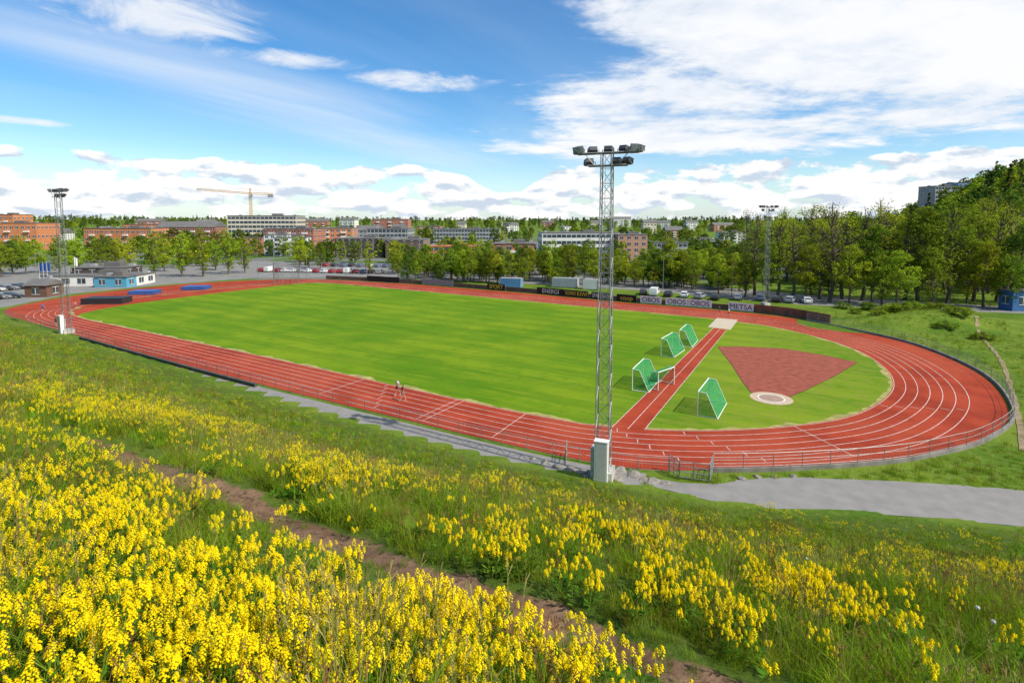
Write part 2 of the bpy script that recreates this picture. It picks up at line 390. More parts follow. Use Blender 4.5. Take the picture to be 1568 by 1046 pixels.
q0=np.array(run[0]);q1=np.array(run[1]);q2=np.array(run[2]);q3=np.array(run[3]); seg(mb,(q0+q1)/2,(q2+q3)/2,0.06,0.018)
mb.obj('runway_lines',[linep])
sand=mm('sand',(0.50,0.42,0.31),0.95,0.2,3,bump=0.5)
poly_sheet('sand_pit',[G(1084,501),(G(1119,505)),G(1130,490),G(1098,487)],0.016,sand)
fan=[(1150,601),(1138,586),(1120,558),(1099,531)]+[(1140,531),(1200,534),(1255,543),(1313,555)]+[(1280,575),(1235,597),(1209,608),(1180,609)]
gravel=mm('red_cinder',(0.27,0.070,0.042),0.95,0.25,1.2,bump=0.3)
fan_w=[G(*p) for p in fan]
poly_sheet('throwing_sector',fan_w,0.014,gravel)
mb=MB()
for i in range(len(fan_w)): seg(mb,fan_w[i],fan_w[(i+1)%len(fan_w)],0.10,0.02)
mb.obj('throwing_sector_edge',[mm('rust_edge',(0.12,0.03,0.02),0.8)])
cc=np.array(G(1181,610))
def disc(r,z,m,name,parent=None,n=40): return poly_sheet(name,[cc+np.array([math.cos(t),math.sin(t)])*r for t in np.linspace(0,6.2832,n,endpoint=False)],z,m,parent)
e=empty('throwing_circle'); disc(2.05,0.022,mm('pale_gravel',(0.5,0.38,0.27),0.95,0.2,3),'surround',e); disc(1.3,0.030,white,'ring',e); disc(1.18,0.036,mm('slab_brown',(0.33,0.23,0.17),0.9,0.2,2),'slab',e)
# ---------------------------------------------------------------- paths and asphalt
am=mm('asphalt',(0.24,0.23,0.215),0.9,0.12,0.9,bump=0.08,detail=9)
fi=[i for i in range(len(foot)) if G(180,540)[0]<foot[i][0]<G(1010,748)[0]]
fseg=resample(foot[fi],0.8)
mb=MB(); inn=[]
ofp=offset(outer,0.5*(1 if np.sum(outer[:,0]*np.roll(outer[:,1],-1)-np.roll(outer[:,0],-1)*outer[:,1])>0 else -1),True)
for p in fseg:
    dmin=np.min(np.hypot(*(ofp-p).T)); inn.append(min(3.1,dmin*0.94))
inn=np.array(inn)[:,None]; o=offset(fseg,-1.0)-fseg
strip(mb,fseg+o*inn,fseg-o*0.35,-0.004); mb.obj('footpath',[am])
up=[(1000,733),(1040,738),(1100,741),(1130,735),(1170,732),(1230,731),(1330,735),(1450,742),(1568,751),(1900,775)]
lo=[(1000,745),(1050,757),(1100,769),(1160,777),(1250,781),(1330,786),(1400,791),(1450,795),(1568,806),(1900,835)]
upw=resample(catmull([G(*p) for p in up],8),0.6); low=resample(catmull([G(*p) for p in lo],8),0.6)
n=min(len(upw),len(low)); ii=np.linspace(0,1,n)
upw=upw[(ii*(len(upw)-1)).astype(int)]; low=low[(ii*(len(low)-1)).astype(int)]
jx=(0.12*wn(upw[:,0],upw[:,1],2.2,5))[:,None]
mb=MB(); strip(mb,upw+jx*np.array([0.2,1]),low,0.0); mb.obj('asphalt_path',[am])
dm=mm('dirt_path_soil',(0.26,0.20,0.12),0.95,0.25,1.5,bump=0.3)
def dpath(pts,wd,name):
    c=resample(catmull([G(*p) for p in pts],8),0.7); mb=MB()
    jw=(wd/2*(1+0.4*wn(c[:,0],c[:,1],4,6)))[:,None]; o=offset(c,1.0)-c
    a=c-o*jw; bq=c+o*jw
    vs=[(p[0],p[1],gz(p[0],p[1])+0.05) for p in a]+[(p[0],p[1],gz(p[0],p[1])+0.05) for p in bq]; n=len(a)
    mb.add(vs,[(i,i+1,n+i+1,n+i) for i in range(n-1)]); mb.obj(name,[dm])
dpath([(1470,473),(1492,485),(1497,508),(1528,545),(1544,580),(1560,640),(1566,690)],0.45,'dirt_path')
lotm=mm('parking_asphalt',(0.22,0.215,0.20),0.9,0.15,0.3)
poly_sheet('parking_lot',[G(*p) for p in ((395,426),(560,424),(760,432),(1000,446),(1230,467),(1560,480),(1700,478),(1400,462),(1240,452),(1000,430),(800,420),(640,404),(380,400),(200,412))],-0.012,lotm)
poly_sheet('yard',[G(*p) for p in ((-400,500),(10,470),(110,450),(250,436),(390,426),(200,412),(100,408),(-500,420))],-0.010,lotm)
# ---------------------------------------------------------------- fences
def fence(name,c,h=1.1,step=2.2,z0=0,mesh=True,r=0.025,m=metal):
    c=resample(c,step); e=empty(name); mb=MB()
    for p in c: mb.beam((p[0],p[1],z0),(p[0],p[1],z0+h),r*1.2,0,5)
    for i in range(len(c)-1):
        a,b_=c[i],c[i+1]
        for hh in (h,h*0.55,0.12*h): mb.beam((*a,z0+hh),(*b_,z0+hh),r if hh==h else r*0.6,0,4)
        if mesh:
            for k in range(1,8):
                q=a+(b_-a)*k/8; mb.beam((*q,z0+0.12*h),(*q,z0+h),0.006,0,3)
    mb.obj('rails',[m],e)
    return e,c
oorient=1 if np.sum(outer[:,0]*np.roll(outer[:,1],-1)-np.roll(outer[:,0],-1)*outer[:,1])>0 else -1
of=offset(outer,0.35*oorient,True)
def near_idx(c,u,v):
    p=np.array(G(u,v)); return int(np.argmin(np.hypot(*(c-p).T)))
def arc(c,a,b_,via):
    i,j,k=near_idx(c,*a),near_idx(c,*b_),near_idx(c,*via); n=len(c)
    f=[(i+t)%n for t in range((j-i)%n+1)]
    if k in f: return c[f]
    f=[(i-t)%n for t in range((i-j)%n+1)]; return c[f]
nearf=arc(of,(12,482),(1020,720),(640,650))
fence('railing_fence',nearf)
bend=arc(of,(1090,719),(1230,491),(1545,632))
def wallstrip(name,c,h,t,m,z0=0):
    c=resample(c,1.5); o1=offset(c,-t/2); o2=offset(c,t/2); n=len(c); mb=MB()
    vs=[(*p,z0-0.2) for p in o1]+[(*p,z0+h) for p in o1]+[(*p,z0+h) for p in o2]+[(*p,z0-0.2) for p in o2]
    fs=[]
    for i in range(n-1):
        for a_,b_ in ((0,1),(1,2),(2,3)): fs.append((a_*n+i,a_*n+i+1,b_*n+i+1,b_*n+i))
    fs+= [(0,n,2*n,3*n),(n-1,4*n-1,3*n-1,2*n-1)]
    mb.add(vs,fs); return mb.obj(name,[m])
wallstrip('bend_retaining_wall',bend,0.30,0.18,mm('weathered_concrete',(0.22,0.21,0.19),0.9,0.3,0.8))
fence('bend_railing_fence',bend,h=1.1,z0=0.29)
dwall=arc(offset(outer,0.9*oorient,True),(130,518),(400,592),(250,555))
wallstrip('terrace_edge',dwall,0.40,0.35,mm('shaded_concrete',(0.07,0.07,0.065),0.9,0.3,1))  # low wall coloured dark to paint in the shadow on the terrace steps
boardc=offset(outer,1.2*oorient,True)
def boards(name,a,b_,via,h,m,t=0.12):
    return wallstrip(name,arc(boardc,a,b_,via),h,t,m)
boards('perimeter_wall',(500,428),(1215,488),(900,458),1.15,mm('wall_brown',(0.12,0.085,0.065),0.9,0.3,0.6))
boards('bend_brick_wall',(1150,480),(1262,497),(1200,487),1.7,mm('wall_redbrown',(0.20,0.09,0.06),0.9,0.3,0.6))
bc2=offset(outer,1.0*oorient,True)
def ad(a,b_,m,txt=None,tm_=None,h=1.55):
    pa=bc2[near_idx(bc2,*a)]; pb=bc2[near_idx(bc2,*b_)]
    d=pb-pa; L=np.linalg.norm(d); ang=math.atan2(d[1],d[0])
    e=empty('advertising_board',(pa[0],pa[1],0),ang)
    mb=MB(); mb.box((L/2,0,0.15+h/2),(L-0.1,0.08,h),0)
    nP=int(L/3)+1
    for i in range(nP+1): mb.box((i*L/nP*0.98+0.05,0.11,0.8),(0.08,0.10,1.6),1)
    mb.obj('panel',[m,metal],e)
    if txt:
        cu=bpy.data.curves.new('lettering','FONT'); cu.body=txt; cu.size=h*0.95; cu.extrude=0.01; cu.align_x='CENTER'
        to_=bpy.data.objects.new('tmp',cu); scene.collection.objects.link(to_); bpy.context.view_layer.update()
        dg=bpy.context.evaluated_depsgraph_get(); me_=bpy.data.meshes.new_from_object(to_.evaluated_get(dg)); bpy.data.objects.remove(to_)
        me_.materials.clear(); me_.materials.append(tm_)
        o=bpy.data.objects.new('lettering',me_); o.rotation_euler=(math.pi/2,0,0); o.location=(L/2,-0.055,0.15+h*0.18)
        wtx=max(v_.co.x for v_ in me_.vertices)-min(v_.co.x for v_ in me_.vertices)
        if wtx>L*0.9: o.scale=(L*0.9/wtx,1,1)
        link(o,e)
navy=mm('navy_print',(0.02,0.03,0.10),0.5,0.1); blk=mm('board_black',(0.015,0.016,0.018),0.5,0.2); wht=mm('board_white',(0.72,0.73,0.75),0.5,0.04); yel=mm('yellow_print',(0.7,0.55,0.05),0.5,0.1)
for a,b_ in (((976,466),(1012,469)),((1013,469),(1050,472)),((1051,472),(1088,475))): ad(a,b_,wht,'OBOS',navy)
ad((1112,478),(1150,481),wht,'METSA',navy)
ad((940,463),(973,465),blk,'coop',yel)
ad((900,459),(938,462),blk,'SPAREBANK',wht); ad((860,455),(898,458),blk,'KIWI KIWI',yel); ad((815,451),(858,455),blk,'ENERGI',wht)
ad((740,445),(770,447),blk,'SPORT',yel); ad((560,431),(610,434),blk); ad((640,437),(690,440),mm('board_grey',(0.25,0.26,0.27),0.6,0.1))
# ---------------------------------------------------------------- light masts
def mast_mesh():
    mb=MB(); Hm=22.6; nseg=22
    def cr(z): t=z/Hm; w_=0.5*(1-t)+0.36*t; return [(-w_,-w_,z),(w_,-w_,z),(w_,w_,z),(-w_,w_,z)]
    for i in range(nseg):
        a=cr(i*Hm/nseg); b_=cr((i+1)*Hm/nseg)
        for k in range(4):
            mb.beam(a[k],b_[k],0.042,0,4)
            mb.beam(b_[k],b_[(k+1)%4],0.018,0,3)
            if (i+k)%2: mb.beam(a[k],b_[(k+1)%4],0.020,0,3)
            else: mb.beam(a[(k+1)%4],b_[k],0.020,0,3)
    for s_ in (-0.18,0.18): mb.beam((s_,0.42,0.5),(s_,0.30,Hm),0.015,0,3)
    for i in range(60): mb.beam((-0.18,0.41,0.6+i*0.36),(0.18,0.41,0.6+i*0.36),0.010,0,3)
    for y_ in (-0.35,0.35):
        mb.beam((-2.1,y_,Hm),(2.1,y_,Hm),0.05,0,4)
    mb.beam((-1.35,-0.35,Hm-0.85),(1.35,-0.35,Hm-0.85),0.05,0,4); mb.beam((-1.35,0.35,Hm-0.85),(1.35,0.35,Hm-0.85),0.05,0,4)
    for x_ in (-2.1,-1.1,0,1.1,2.1): mb.beam((x_,-0.35,Hm),(x_,0.35,Hm),0.035,0,4)
    for x_ in (-0.8,0.8): mb.beam((x_,-0.35,Hm-0.85),(x_*1.9,-0.35,Hm),0.03,0,4)
    def flood(x,y,z,ang):
        R=Matrix.Rotation(ang,4,'Z')@Matrix.Rotation(math.radians(-28),4,'X')
        def T(p): v_=R@Vector(p); return (x+v_.x,y+v_.y,z+v_.z)
        wf,hf,wb,hb,dd=0.36,0.24,0.26,0.15,0.42
        f=[(-wf,dd/2,-hf),(wf,dd/2,-hf),(wf,dd/2,hf),(-wf,dd/2,hf)]; bk=[(-wb,-dd/2,-hb),(wb,-dd/2,-hb),(wb,-dd/2,hb),(-wb,-dd/2,hb)]
        mb.add([T(p) for p in f+bk],[(7,6,5,4),(0,4,5,1),(1,5,6,2),(2,6,7,3),(3,7,4,0)],1)
        mb.add([T(p) for p in f],[(0,1,2,3)],2)
        mb.box((x,y,z-0.22),(0.5,0.12,0.12),1)
        mb.beam((x-0.4,y,z),(x-0.4,y,z-0.25),0.025,1); mb.beam((x+0.4,y,z),(x+0.4,y,z-0.25),0.025,1)
    for x_,a_ in ((-2.05,0.7),(-1.05,0.35),(0,0),(1.05,-0.35),(2.05,-0.7)): flood(x_,0.35,Hm+0.30,a_)
    for x_,a_ in ((-1.9,2.6),(1.9,-2.6)): flood(x_,-0.35,Hm+0.30,a_)
    for x_,a_ in ((-1.3,0.4),(1.3,-0.4),(0.6,0)): flood(x_,0.35,Hm-0.5,a_)
    return mb
floodm=mm('floodlight_housing',(0.10,0.105,0.11),0.4,0.2,5,metal=0.5); fglass=mm('floodlight_glass',(0.35,0.38,0.4),0.15,0.2,5,spec=0.8)
mbm=mast_mesh(); mast_me=None
def mast(loc,rz,cab=False,sc_=1.0):
    global mast_me
    e=empty('floodlight_mast',(loc[0],loc[1],0),rz); e.scale=(sc_,sc_,sc_)
    if mast_me is None: o=mbm.obj('lattice',[metal,floodm,fglass],e,(0,0,0.4)); mast_me=o.data
    else: o=bpy.data.objects.new('lattice',mast_me); o.location=(0,0,0.4); link(o,e)
    b2=MB(); b2.box((0,0,0.15),(1.6,1.6,1.1),0,top=0.93)
    if cab:
        b2.box((0.02,-0.78,1.5),(0.92,0.52,3.0),1); b2.box((0.02,-0.78,3.03),(1.0,0.6,0.06),1); b2.box((0.02,-1.045,1.5),(0.74,0.012,2.6),2); b2.box((-0.62,-0.3,1.2),(0.3,0.7,2.3),2)
    b2.obj('base_cabinet',[concrete,white,mm('cabinet_grey',(0.5,0.51,0.5),0.6,0.1)],e)
mast(G(923,731),-0.35,True); mast(G(103,510),-0.5,True); mast(G(1172,468),0.2,False,0.92); mast(G(773,428),0,False,0.75)
# ---------------------------------------------------------------- goals
netm=bpy.data.materials.new('green_net'); netm.use_nodes=True; nt=netm.node_tree; NN=nt.nodes; LL=nt.links
b=NN['Principled BSDF']; b.inputs['Base Color'].default_value=(0.02,0.36,0.12,1); b.inputs['Roughness'].default_value=0.7
tr=NN.new('ShaderNodeBsdfTransparent'); mx=NN.new('ShaderNodeMixShader'); ge=NN.new('ShaderNodeTexCoord')
wv_=noise(ge.outputs['Object'],3.0,3,0.5); inp(mx.inputs[0],mr(wv_,0.3,0.7,0.18,0.50)); LL.new(tr.outputs[0],mx.inputs[1]); LL.new(b.outputs[0],mx.inputs[2]); LL.new(mx.outputs[0],NN['Material Output'].inputs['Surface'])
cord=mm('net_cord',(0.03,0.40,0.15),0.8)
def goal(p,q,depth=1.8,side=1,W=5.0,Hh=2.15):
    p=np.array(p);d=np.array(q)-p;ang=math.atan2(d[1],d[0])
    e=empty('football_goal',(p[0],p[1],0.02),ang)
    mb=MB(); r=0.05; s=-side
    mb.beam((0,0,0),(0,0,Hh),r,0,8); mb.beam((W,0,0),(W,0,Hh),r,0,8); mb.beam((0,0,Hh),(W,0,Hh),r,0,8)
    for x_ in (0,W):
        mb.beam((x_,0,0.04),(x_,s*depth,0.04),r*.8,0,6); mb.beam((x_,0,Hh),(x_,s*0.75,Hh-0.05),r*.6,0,6); mb.beam((x_,s*0.75,Hh-0.05),(x_,s*depth,0.04),r*.6,0,6)
    mb.beam((0,s*depth,0.04),(W,s*depth,0.04),r*.8,0,6)
    mb.obj('frame',[white],e)
    nb=MB(); n=12
    prof=[(0,Hh),(s*0.4,Hh-0.08),(s*0.75,Hh-0.10),(s*(0.75+0.4*(depth-0.75)),Hh*0.55),(s*depth,0.06)]
    vs=[]
    for i in range(n+1):
        x_=W*i/n; sag=0.09*math.sin(i*2.1+p[0])
        for j,(y_,z_) in enumerate(prof): vs.append((x_,y_+ (sag if 0<j<4 else 0),z_-(abs(sag) if 0<j<4 else 0)))
    m_=len(prof); fs=[(i*m_+j,i*m_+j+1,(i+1)*m_+j+1,(i+1)*m_+j) for i in range(n) for j in range(m_-1)]
    nb.add(vs,fs)
    for x_ in (0.01,W-0.01): nb.add([(x_,0.0,0.05),(x_,0,Hh-0.05)]+[(x_,y_,z_-0.03) for y_,z_ in prof[1:]],[tuple(range(m_+1))])
    for i in range(0,n*3+1):
        x_=W*i/(n*3)
        for j in range(m_-1): nb.beam((x_,prof[j][0],prof[j][1]),(x_,prof[j+1][0],prof[j+1][1]),0.008,1,3)
    for j in np.linspace(0,1,14):
        k=j*(m_-1); a_=min(int(k),m_-2); f_=k-a_; y_=prof[a_][0]*(1-f_)+prof[a_+1][0]*f_; z_=prof[a_][1]*(1-f_)+prof[a_+1][1]*f_
        nb.beam((0,y_,z_),(W,y_,z_),0.008,1,3)
    nb.obj('net',[netm,cord],e)
dirn=np.array([2.8,4.7])/math.hypot(2.8,4.7)
for px,da in (((1068,637),0),((968,598),0.06),((1012,545),-0.05),((1040,530),0.04)):
    p=np.array(G(*px)); dd=np.array([dirn[0]*math.cos(da)-dirn[1]*math.sin(da),dirn[0]*math.sin(da)+dirn[1]*math.cos(da)]); goal(p,p+dd,Hh=2.35)
p=np.array(G(992,604)); q=np.array(G(1032,589)); goal(q,p,depth=1.6,side=1,W=3.2,Hh=2.0)
# ---------------------------------------------------------------- trees
def leafmat(name,col,tr=0.35): return mat(name,col,0.6,0.35,0.9,trans=tr,rnd=0.30,spec=0.25)
lm=[leafmat('spring_leaves',(0.29,0.37,0.024)),leafmat('green_leaves',(0.19,0.27,0.022)),leafmat('dark_leaves',(0.10,0.165,0.022)),leafmat('conifer_needles',(0.04,0.08,0.02),0.1)]
def tree_mesh(name,seed,Ht,R,lmi,nclump=95,per=55,leaf=0.30,sparse=False,shape='round',base=0.18):
    r=np.random.default_rng(seed); mb=MB()
    top=Ht*0.93
    pts=[Vector((0,0,0))]; n=7
    for i in range(1,n+1): pts.append(Vector((r.normal(0,0.012*Ht),r.normal(0,0.012*Ht),top*i/n)))
    tr_=Ht*0.017+0.05
    for i in range(n): mb.beam(pts[i],pts[i+1],tr_*(1-i/n*0.9),0,6,tr_*(1-(i+1)/n*0.9))
    cl=[]
    for k in range(nclump):
        if shape=='cone':
            t=r.uniform(0.08,1)**0.9; z=Ht*t; rad=R*(1-t)**0.8*r.uniform(0.35,1.05); a=r.uniform(0,6.28)
            c=Vector((math.cos(a)*rad,math.sin(a)*rad,z-rad*0.25))
        else:
            while True:
                d=r.normal(size=3); d/=np.linalg.norm(d); q=r.uniform(0.25,1)**0.5
                asym=0.78+0.30*math.sin(d[0]*3.1+seed)*math.cos(d[1]*2.7+seed*2)+0.12*math.sin(6*d[2]+seed)
                c=Vector((d[0]*R*q*asym,d[1]*R*q*asym,Ht*(base+1)/2+d[2]*Ht*(1-base)/2*q*(0.85+0.2*asym)))
                if c.z>Ht*base*0.8: break
            if c.z>Ht*0.62: c.x*=1-0.55*(c.z/Ht-0.62)/0.38; c.y*=1-0.55*(c.z/Ht-0.62)/0.38
        cl.append(c)
    for c in cl[::(3 if not sparse else 1)]:
        zb=max(Ht*base*0.7,c.z-max(0.12*Ht,math.hypot(c.x,c.y)*0.9)); f=min(zb/top,0.98)*n; i=int(f); s=pts[i].lerp(pts[min(i+1,n)],f-i)
        m_=s.lerp(c,0.5)+Vector((0,0,-0.03*Ht)); rr_=tr_*0.30
        mb.beam(s,m_,rr_,0,4,rr_*0.6); mb.beam(m_,c,rr_*0.6,0,3,rr_*0.2)
    for c in cl:
        cr=R*r.uniform(0.12,0.25)*(1 if shape!='cone' else 0.8)
        N=int(per*r.uniform(0.6,1.3))
        d=r.normal(size=(N,3)); d/=np.linalg.norm(d,axis=1)[:,None]; q=r.uniform(0.2,1,(N,1))**0.5
        P=np.array(c)+d*q*cr*np.array([1.15,1.15,0.75])
        Nn=d+r.normal(0,0.55,(N,3))+np.array([0,0,0.35]); Nn/=np.linalg.norm(Nn,axis=1)[:,None]
        U=np.cross(Nn,r.normal(size=(N,3))); U/=np.linalg.norm(U,axis=1)[:,None]+1e-6; W=np.cross(Nn,U)
        s=leaf*r.uniform(0.6,1.3,(N,1))
        k0=len(mb.v)
        q4=np.stack([P-U*s*.5,P+W*s*.36,P+U*s*.5,P-W*s*.36],1).reshape(-1,3)
        mb.v+= [tuple(x) for x in q4]; mb.f+=[(k0+4*i,k0+4*i+1,k0+4*i+2,k0+4*i+3) for i in range(N)]; mb.m+=[1]*N
    return mb.obj(name,[bark,lm[lmi]],linkit=False)
T=[tree_mesh('birch_tree',1,11,2.9,0,75,42,0.27,base=0.12),
   tree_mesh('maple_tree',2,12,4.2,0,95,46,0.33),
   tree_mesh('linden_tree',3,13,4.4,1,95,46,0.34,base=0.12),
   tree_mesh('elm_tree',4,14,4.0,1,90,46,0.34,base=0.2),
   tree_mesh('ash_tree',5,16,4.6,0,64,28,0.28,sparse=True,base=0.25),
   tree_mesh('oak_tree',6,12,5.0,2,100,46,0.37,base=0.1),
   tree_mesh('spruce_tree',7,16,2.8,3,110,46,0.38,shape='cone'),
   tree_mesh('bare_ash_tree',8,17,4.5,1,75,8,0.24,sparse=True,base=0.25),
   tree_mesh('bush',9,2.6,2.0,1,50,50,0.20,base=0.0),
   tree_mesh('far_maple',10,12,4.6,0,40,14,0.95,base=0.1),tree_mesh('far_oak',11,12,4.8,1,40,14,0.95,base=0.1),tree_mesh('far_dark_oak',12,13,4.4,2,40,14,0.95,base=0.1),tree_mesh('far_spruce',13,15,2.6,3,30,11,0.9,shape='cone')]
def place_tree(k,u,v,hpx,name='deciduous_tree'):
    x,y=G(u,v); hm=hpx/ppm(v); o=bpy.data.objects.new(name,T[k].data)
    base=[11,12,13,14,16,12,16,17,2.6][k]; s=hm/base
    o.location=(x,y,gz(x,y)-0.05); o.scale=(s*random.uniform(.85,1.1),s*random.uniform(.85,1.1),s); o.rotation_euler=(0,0,random.uniform(0,6.28)); link(o)
for u,v,hp,k in ((237,424,74,0),(279,424,70,0),(311,424,78,0),(350,420,72,0),(375,418,58,0),(200,420,48,0),(566,420,52,0),(458,416,54,1),(490,412,44,2),(120,424,60,1),(150,422,55,2),(90,420,62,2),(60,418,50,1),(20,420,54,5),(0,425,60,2),(40,420,48,3),(175,418,50,3),(252,416,52,1),(330,414,50,2)):
    place_tree(k,u,v,hp,'birch_tree' if k==0 else 'deciduous_tree')
for u,v,hp,k in ((870,432,64,2),(910,436,55,1),(640,424,40,1),(690,426,48,3),(735,428,45,2),(610,420,50,3),(800,428,52,5),(840,432,44,1),(1025,441,76,1),(985,438,60,3),(1060,444,55,2),(945,436,48,2),(1100,450,62,1),(1140,455,72,2),
    (1190,458,140,4),(1235,462,86,1),(1270,462,165,7),(1300,466,92,1),(1335,464,124,3),(1372,470,88,1),(1405,462,150,3),(1450,465,175,4),(1425,468,96,2),(1490,462,145,3),(1525,462,155,4),(1560,466,125,5),(1320,460,155,7),(1212,460,135,7),(1350,458,150,4),(1155,452,125,7),(1480,465,108,2),(1255,458,130,4),(1385,460,150,7),(1540,458,165,7),(1290,458,140,4),(1175,460,95,3),(1350,468,84,2),(1505,470,100,1),(1545,474,90,2)):
    place_tree(k,u,v,hp)
def scatter(name,pts,rot,scl,idx,protos):
    col_=bpy.data.collections.new(name+'_sources')
    for p in protos: col_.objects.link(p)
    me=bpy.data.meshes.new(name); me.vertices.add(len(pts)); me.vertices.foreach_set('co',np.array(pts,np.float32).ravel())
    a=me.attributes.new('rot','FLOAT_VECTOR','POINT'); a.data.foreach_set('vector',np.array(rot,np.float32).ravel())
    a=me.attributes.new('scl','FLOAT','POINT'); a.data.foreach_set('value',np.array(scl,np.float32))
    a=me.attributes.new('idx','INT','POINT'); a.data.foreach_set('value',np.array(idx,np.int32))
    o=bpy.data.objects.new(name,me); link(o)
    g=bpy.data.node_groups.new(name,'GeometryNodeTree')
    g.interface.new_socket('Geometry',in_out='INPUT',socket_type='NodeSocketGeometry'); g.interface.new_socket('Geometry',in_out='OUTPUT',socket_type='NodeSocketGeometry')
    n_in=g.nodes.new('NodeGroupInput'); n_out=g.nodes.new('NodeGroupOutput')
    ip_=g.nodes.new('GeometryNodeInstanceOnPoints'); ci=g.nodes.new('GeometryNodeCollectionInfo')
    ci.inputs['Collection'].default_value=col_; ci.inputs['Separate Children'].default_value=True; ci.inputs['Reset Children'].default_value=True
    def na_(nm,dt):
        q=g.nodes.new('GeometryNodeInputNamedAttribute'); q.data_type=dt; q.inputs['Name'].default_value=nm; return q.outputs[0]
    g.links.new(n_in.outputs[0],ip_.inputs['Points']); g.links.new(ci.outputs[0],ip_.inputs['Instance'])
    ip_.inputs['Pick Instance'].default_value=True
    g.links.new(na_('idx','INT'),ip_.inputs['Instance Index']); g.links.new(na_('rot','FLOAT_VECTOR'),ip_.inputs['Rotation']); g.links.new(na_('scl','FLOAT'),ip_.inputs['Scale'])
    g.links.new(ip_.outputs[0],n_out.inputs[0])
    md=o.modifiers.new('scatter','NODES'); md.node_group=g
    return o
def tree_scatter(name,P,ks,smin,smax):
    n=len(P); P=np.array(P)
    z=H(P[:,0],P[:,1])[0]-0.1
    pr=[T[k].copy() for k in ks]
    scatter(name,np.c_[P,z],np.c_[np.zeros(n),np.zeros(n),rng.uniform(0,6.28,n)],rng.uniform(smin,smax,n),rng.integers(0,len(ks),n),pr)
def G2(u,Yd): return ((u-784)/FP*Yd,Yd)
P=[]
while len(P)<210:
    u=rng.uniform(1140,1800); Yd=rng.uniform(130,215)
    if u<1230 and Yd<150 : continue
    P.append(G2(u,Yd))
tree_scatter('woodland',P,[1,2,3,4,5,2,7],0.95,1.6)
P=[G2(rng.uniform(1180,1900),rng.uniform(215,520)) for _ in range(480)]
tree_scatter('hillside_forest',P,[9,10,11,9,10,12],0.8,1.4)
P=[]
for _ in range(210):
    u=rng.uniform(600,1150); v=rng.uniform(402,430)+ (u-600)*0.03; P.append(G(u,v))
tree_scatter('shrub_belt',P,[1,2,3,5],0.42,0.85)
P=[]
while len(P)<230:
    u=rng.uniform(-60,1150); Yd=rng.uniform(200,330); x,y=G2(u,Yd)
    if wn(np.array(x),np.array(y),55,6)>-0.1: P.append((x,y))
tree_scatter('street_trees',P,[9,10,11,10,9],0.55,0.9)
P=[]
while len(P)<1200:
    u=rng.uniform(-200,1500); Yd=300*math.exp(rng.uniform(0,1.9))
    x,y=G2(u,Yd)
    if wn(np.array(x),np.array(y),160,6)>-0.1 or Yd>700: P.append((x,y))
tree_scatter('town_trees',P,[9,10,11,11,10],0.75,1.15)
P=[G2(rng.uniform(-300,1700),rng.uniform(900,2400)) for _ in range(1500)]
tree_scatter('distant_forest',P,[10,11,11,12],1.0,1.5)
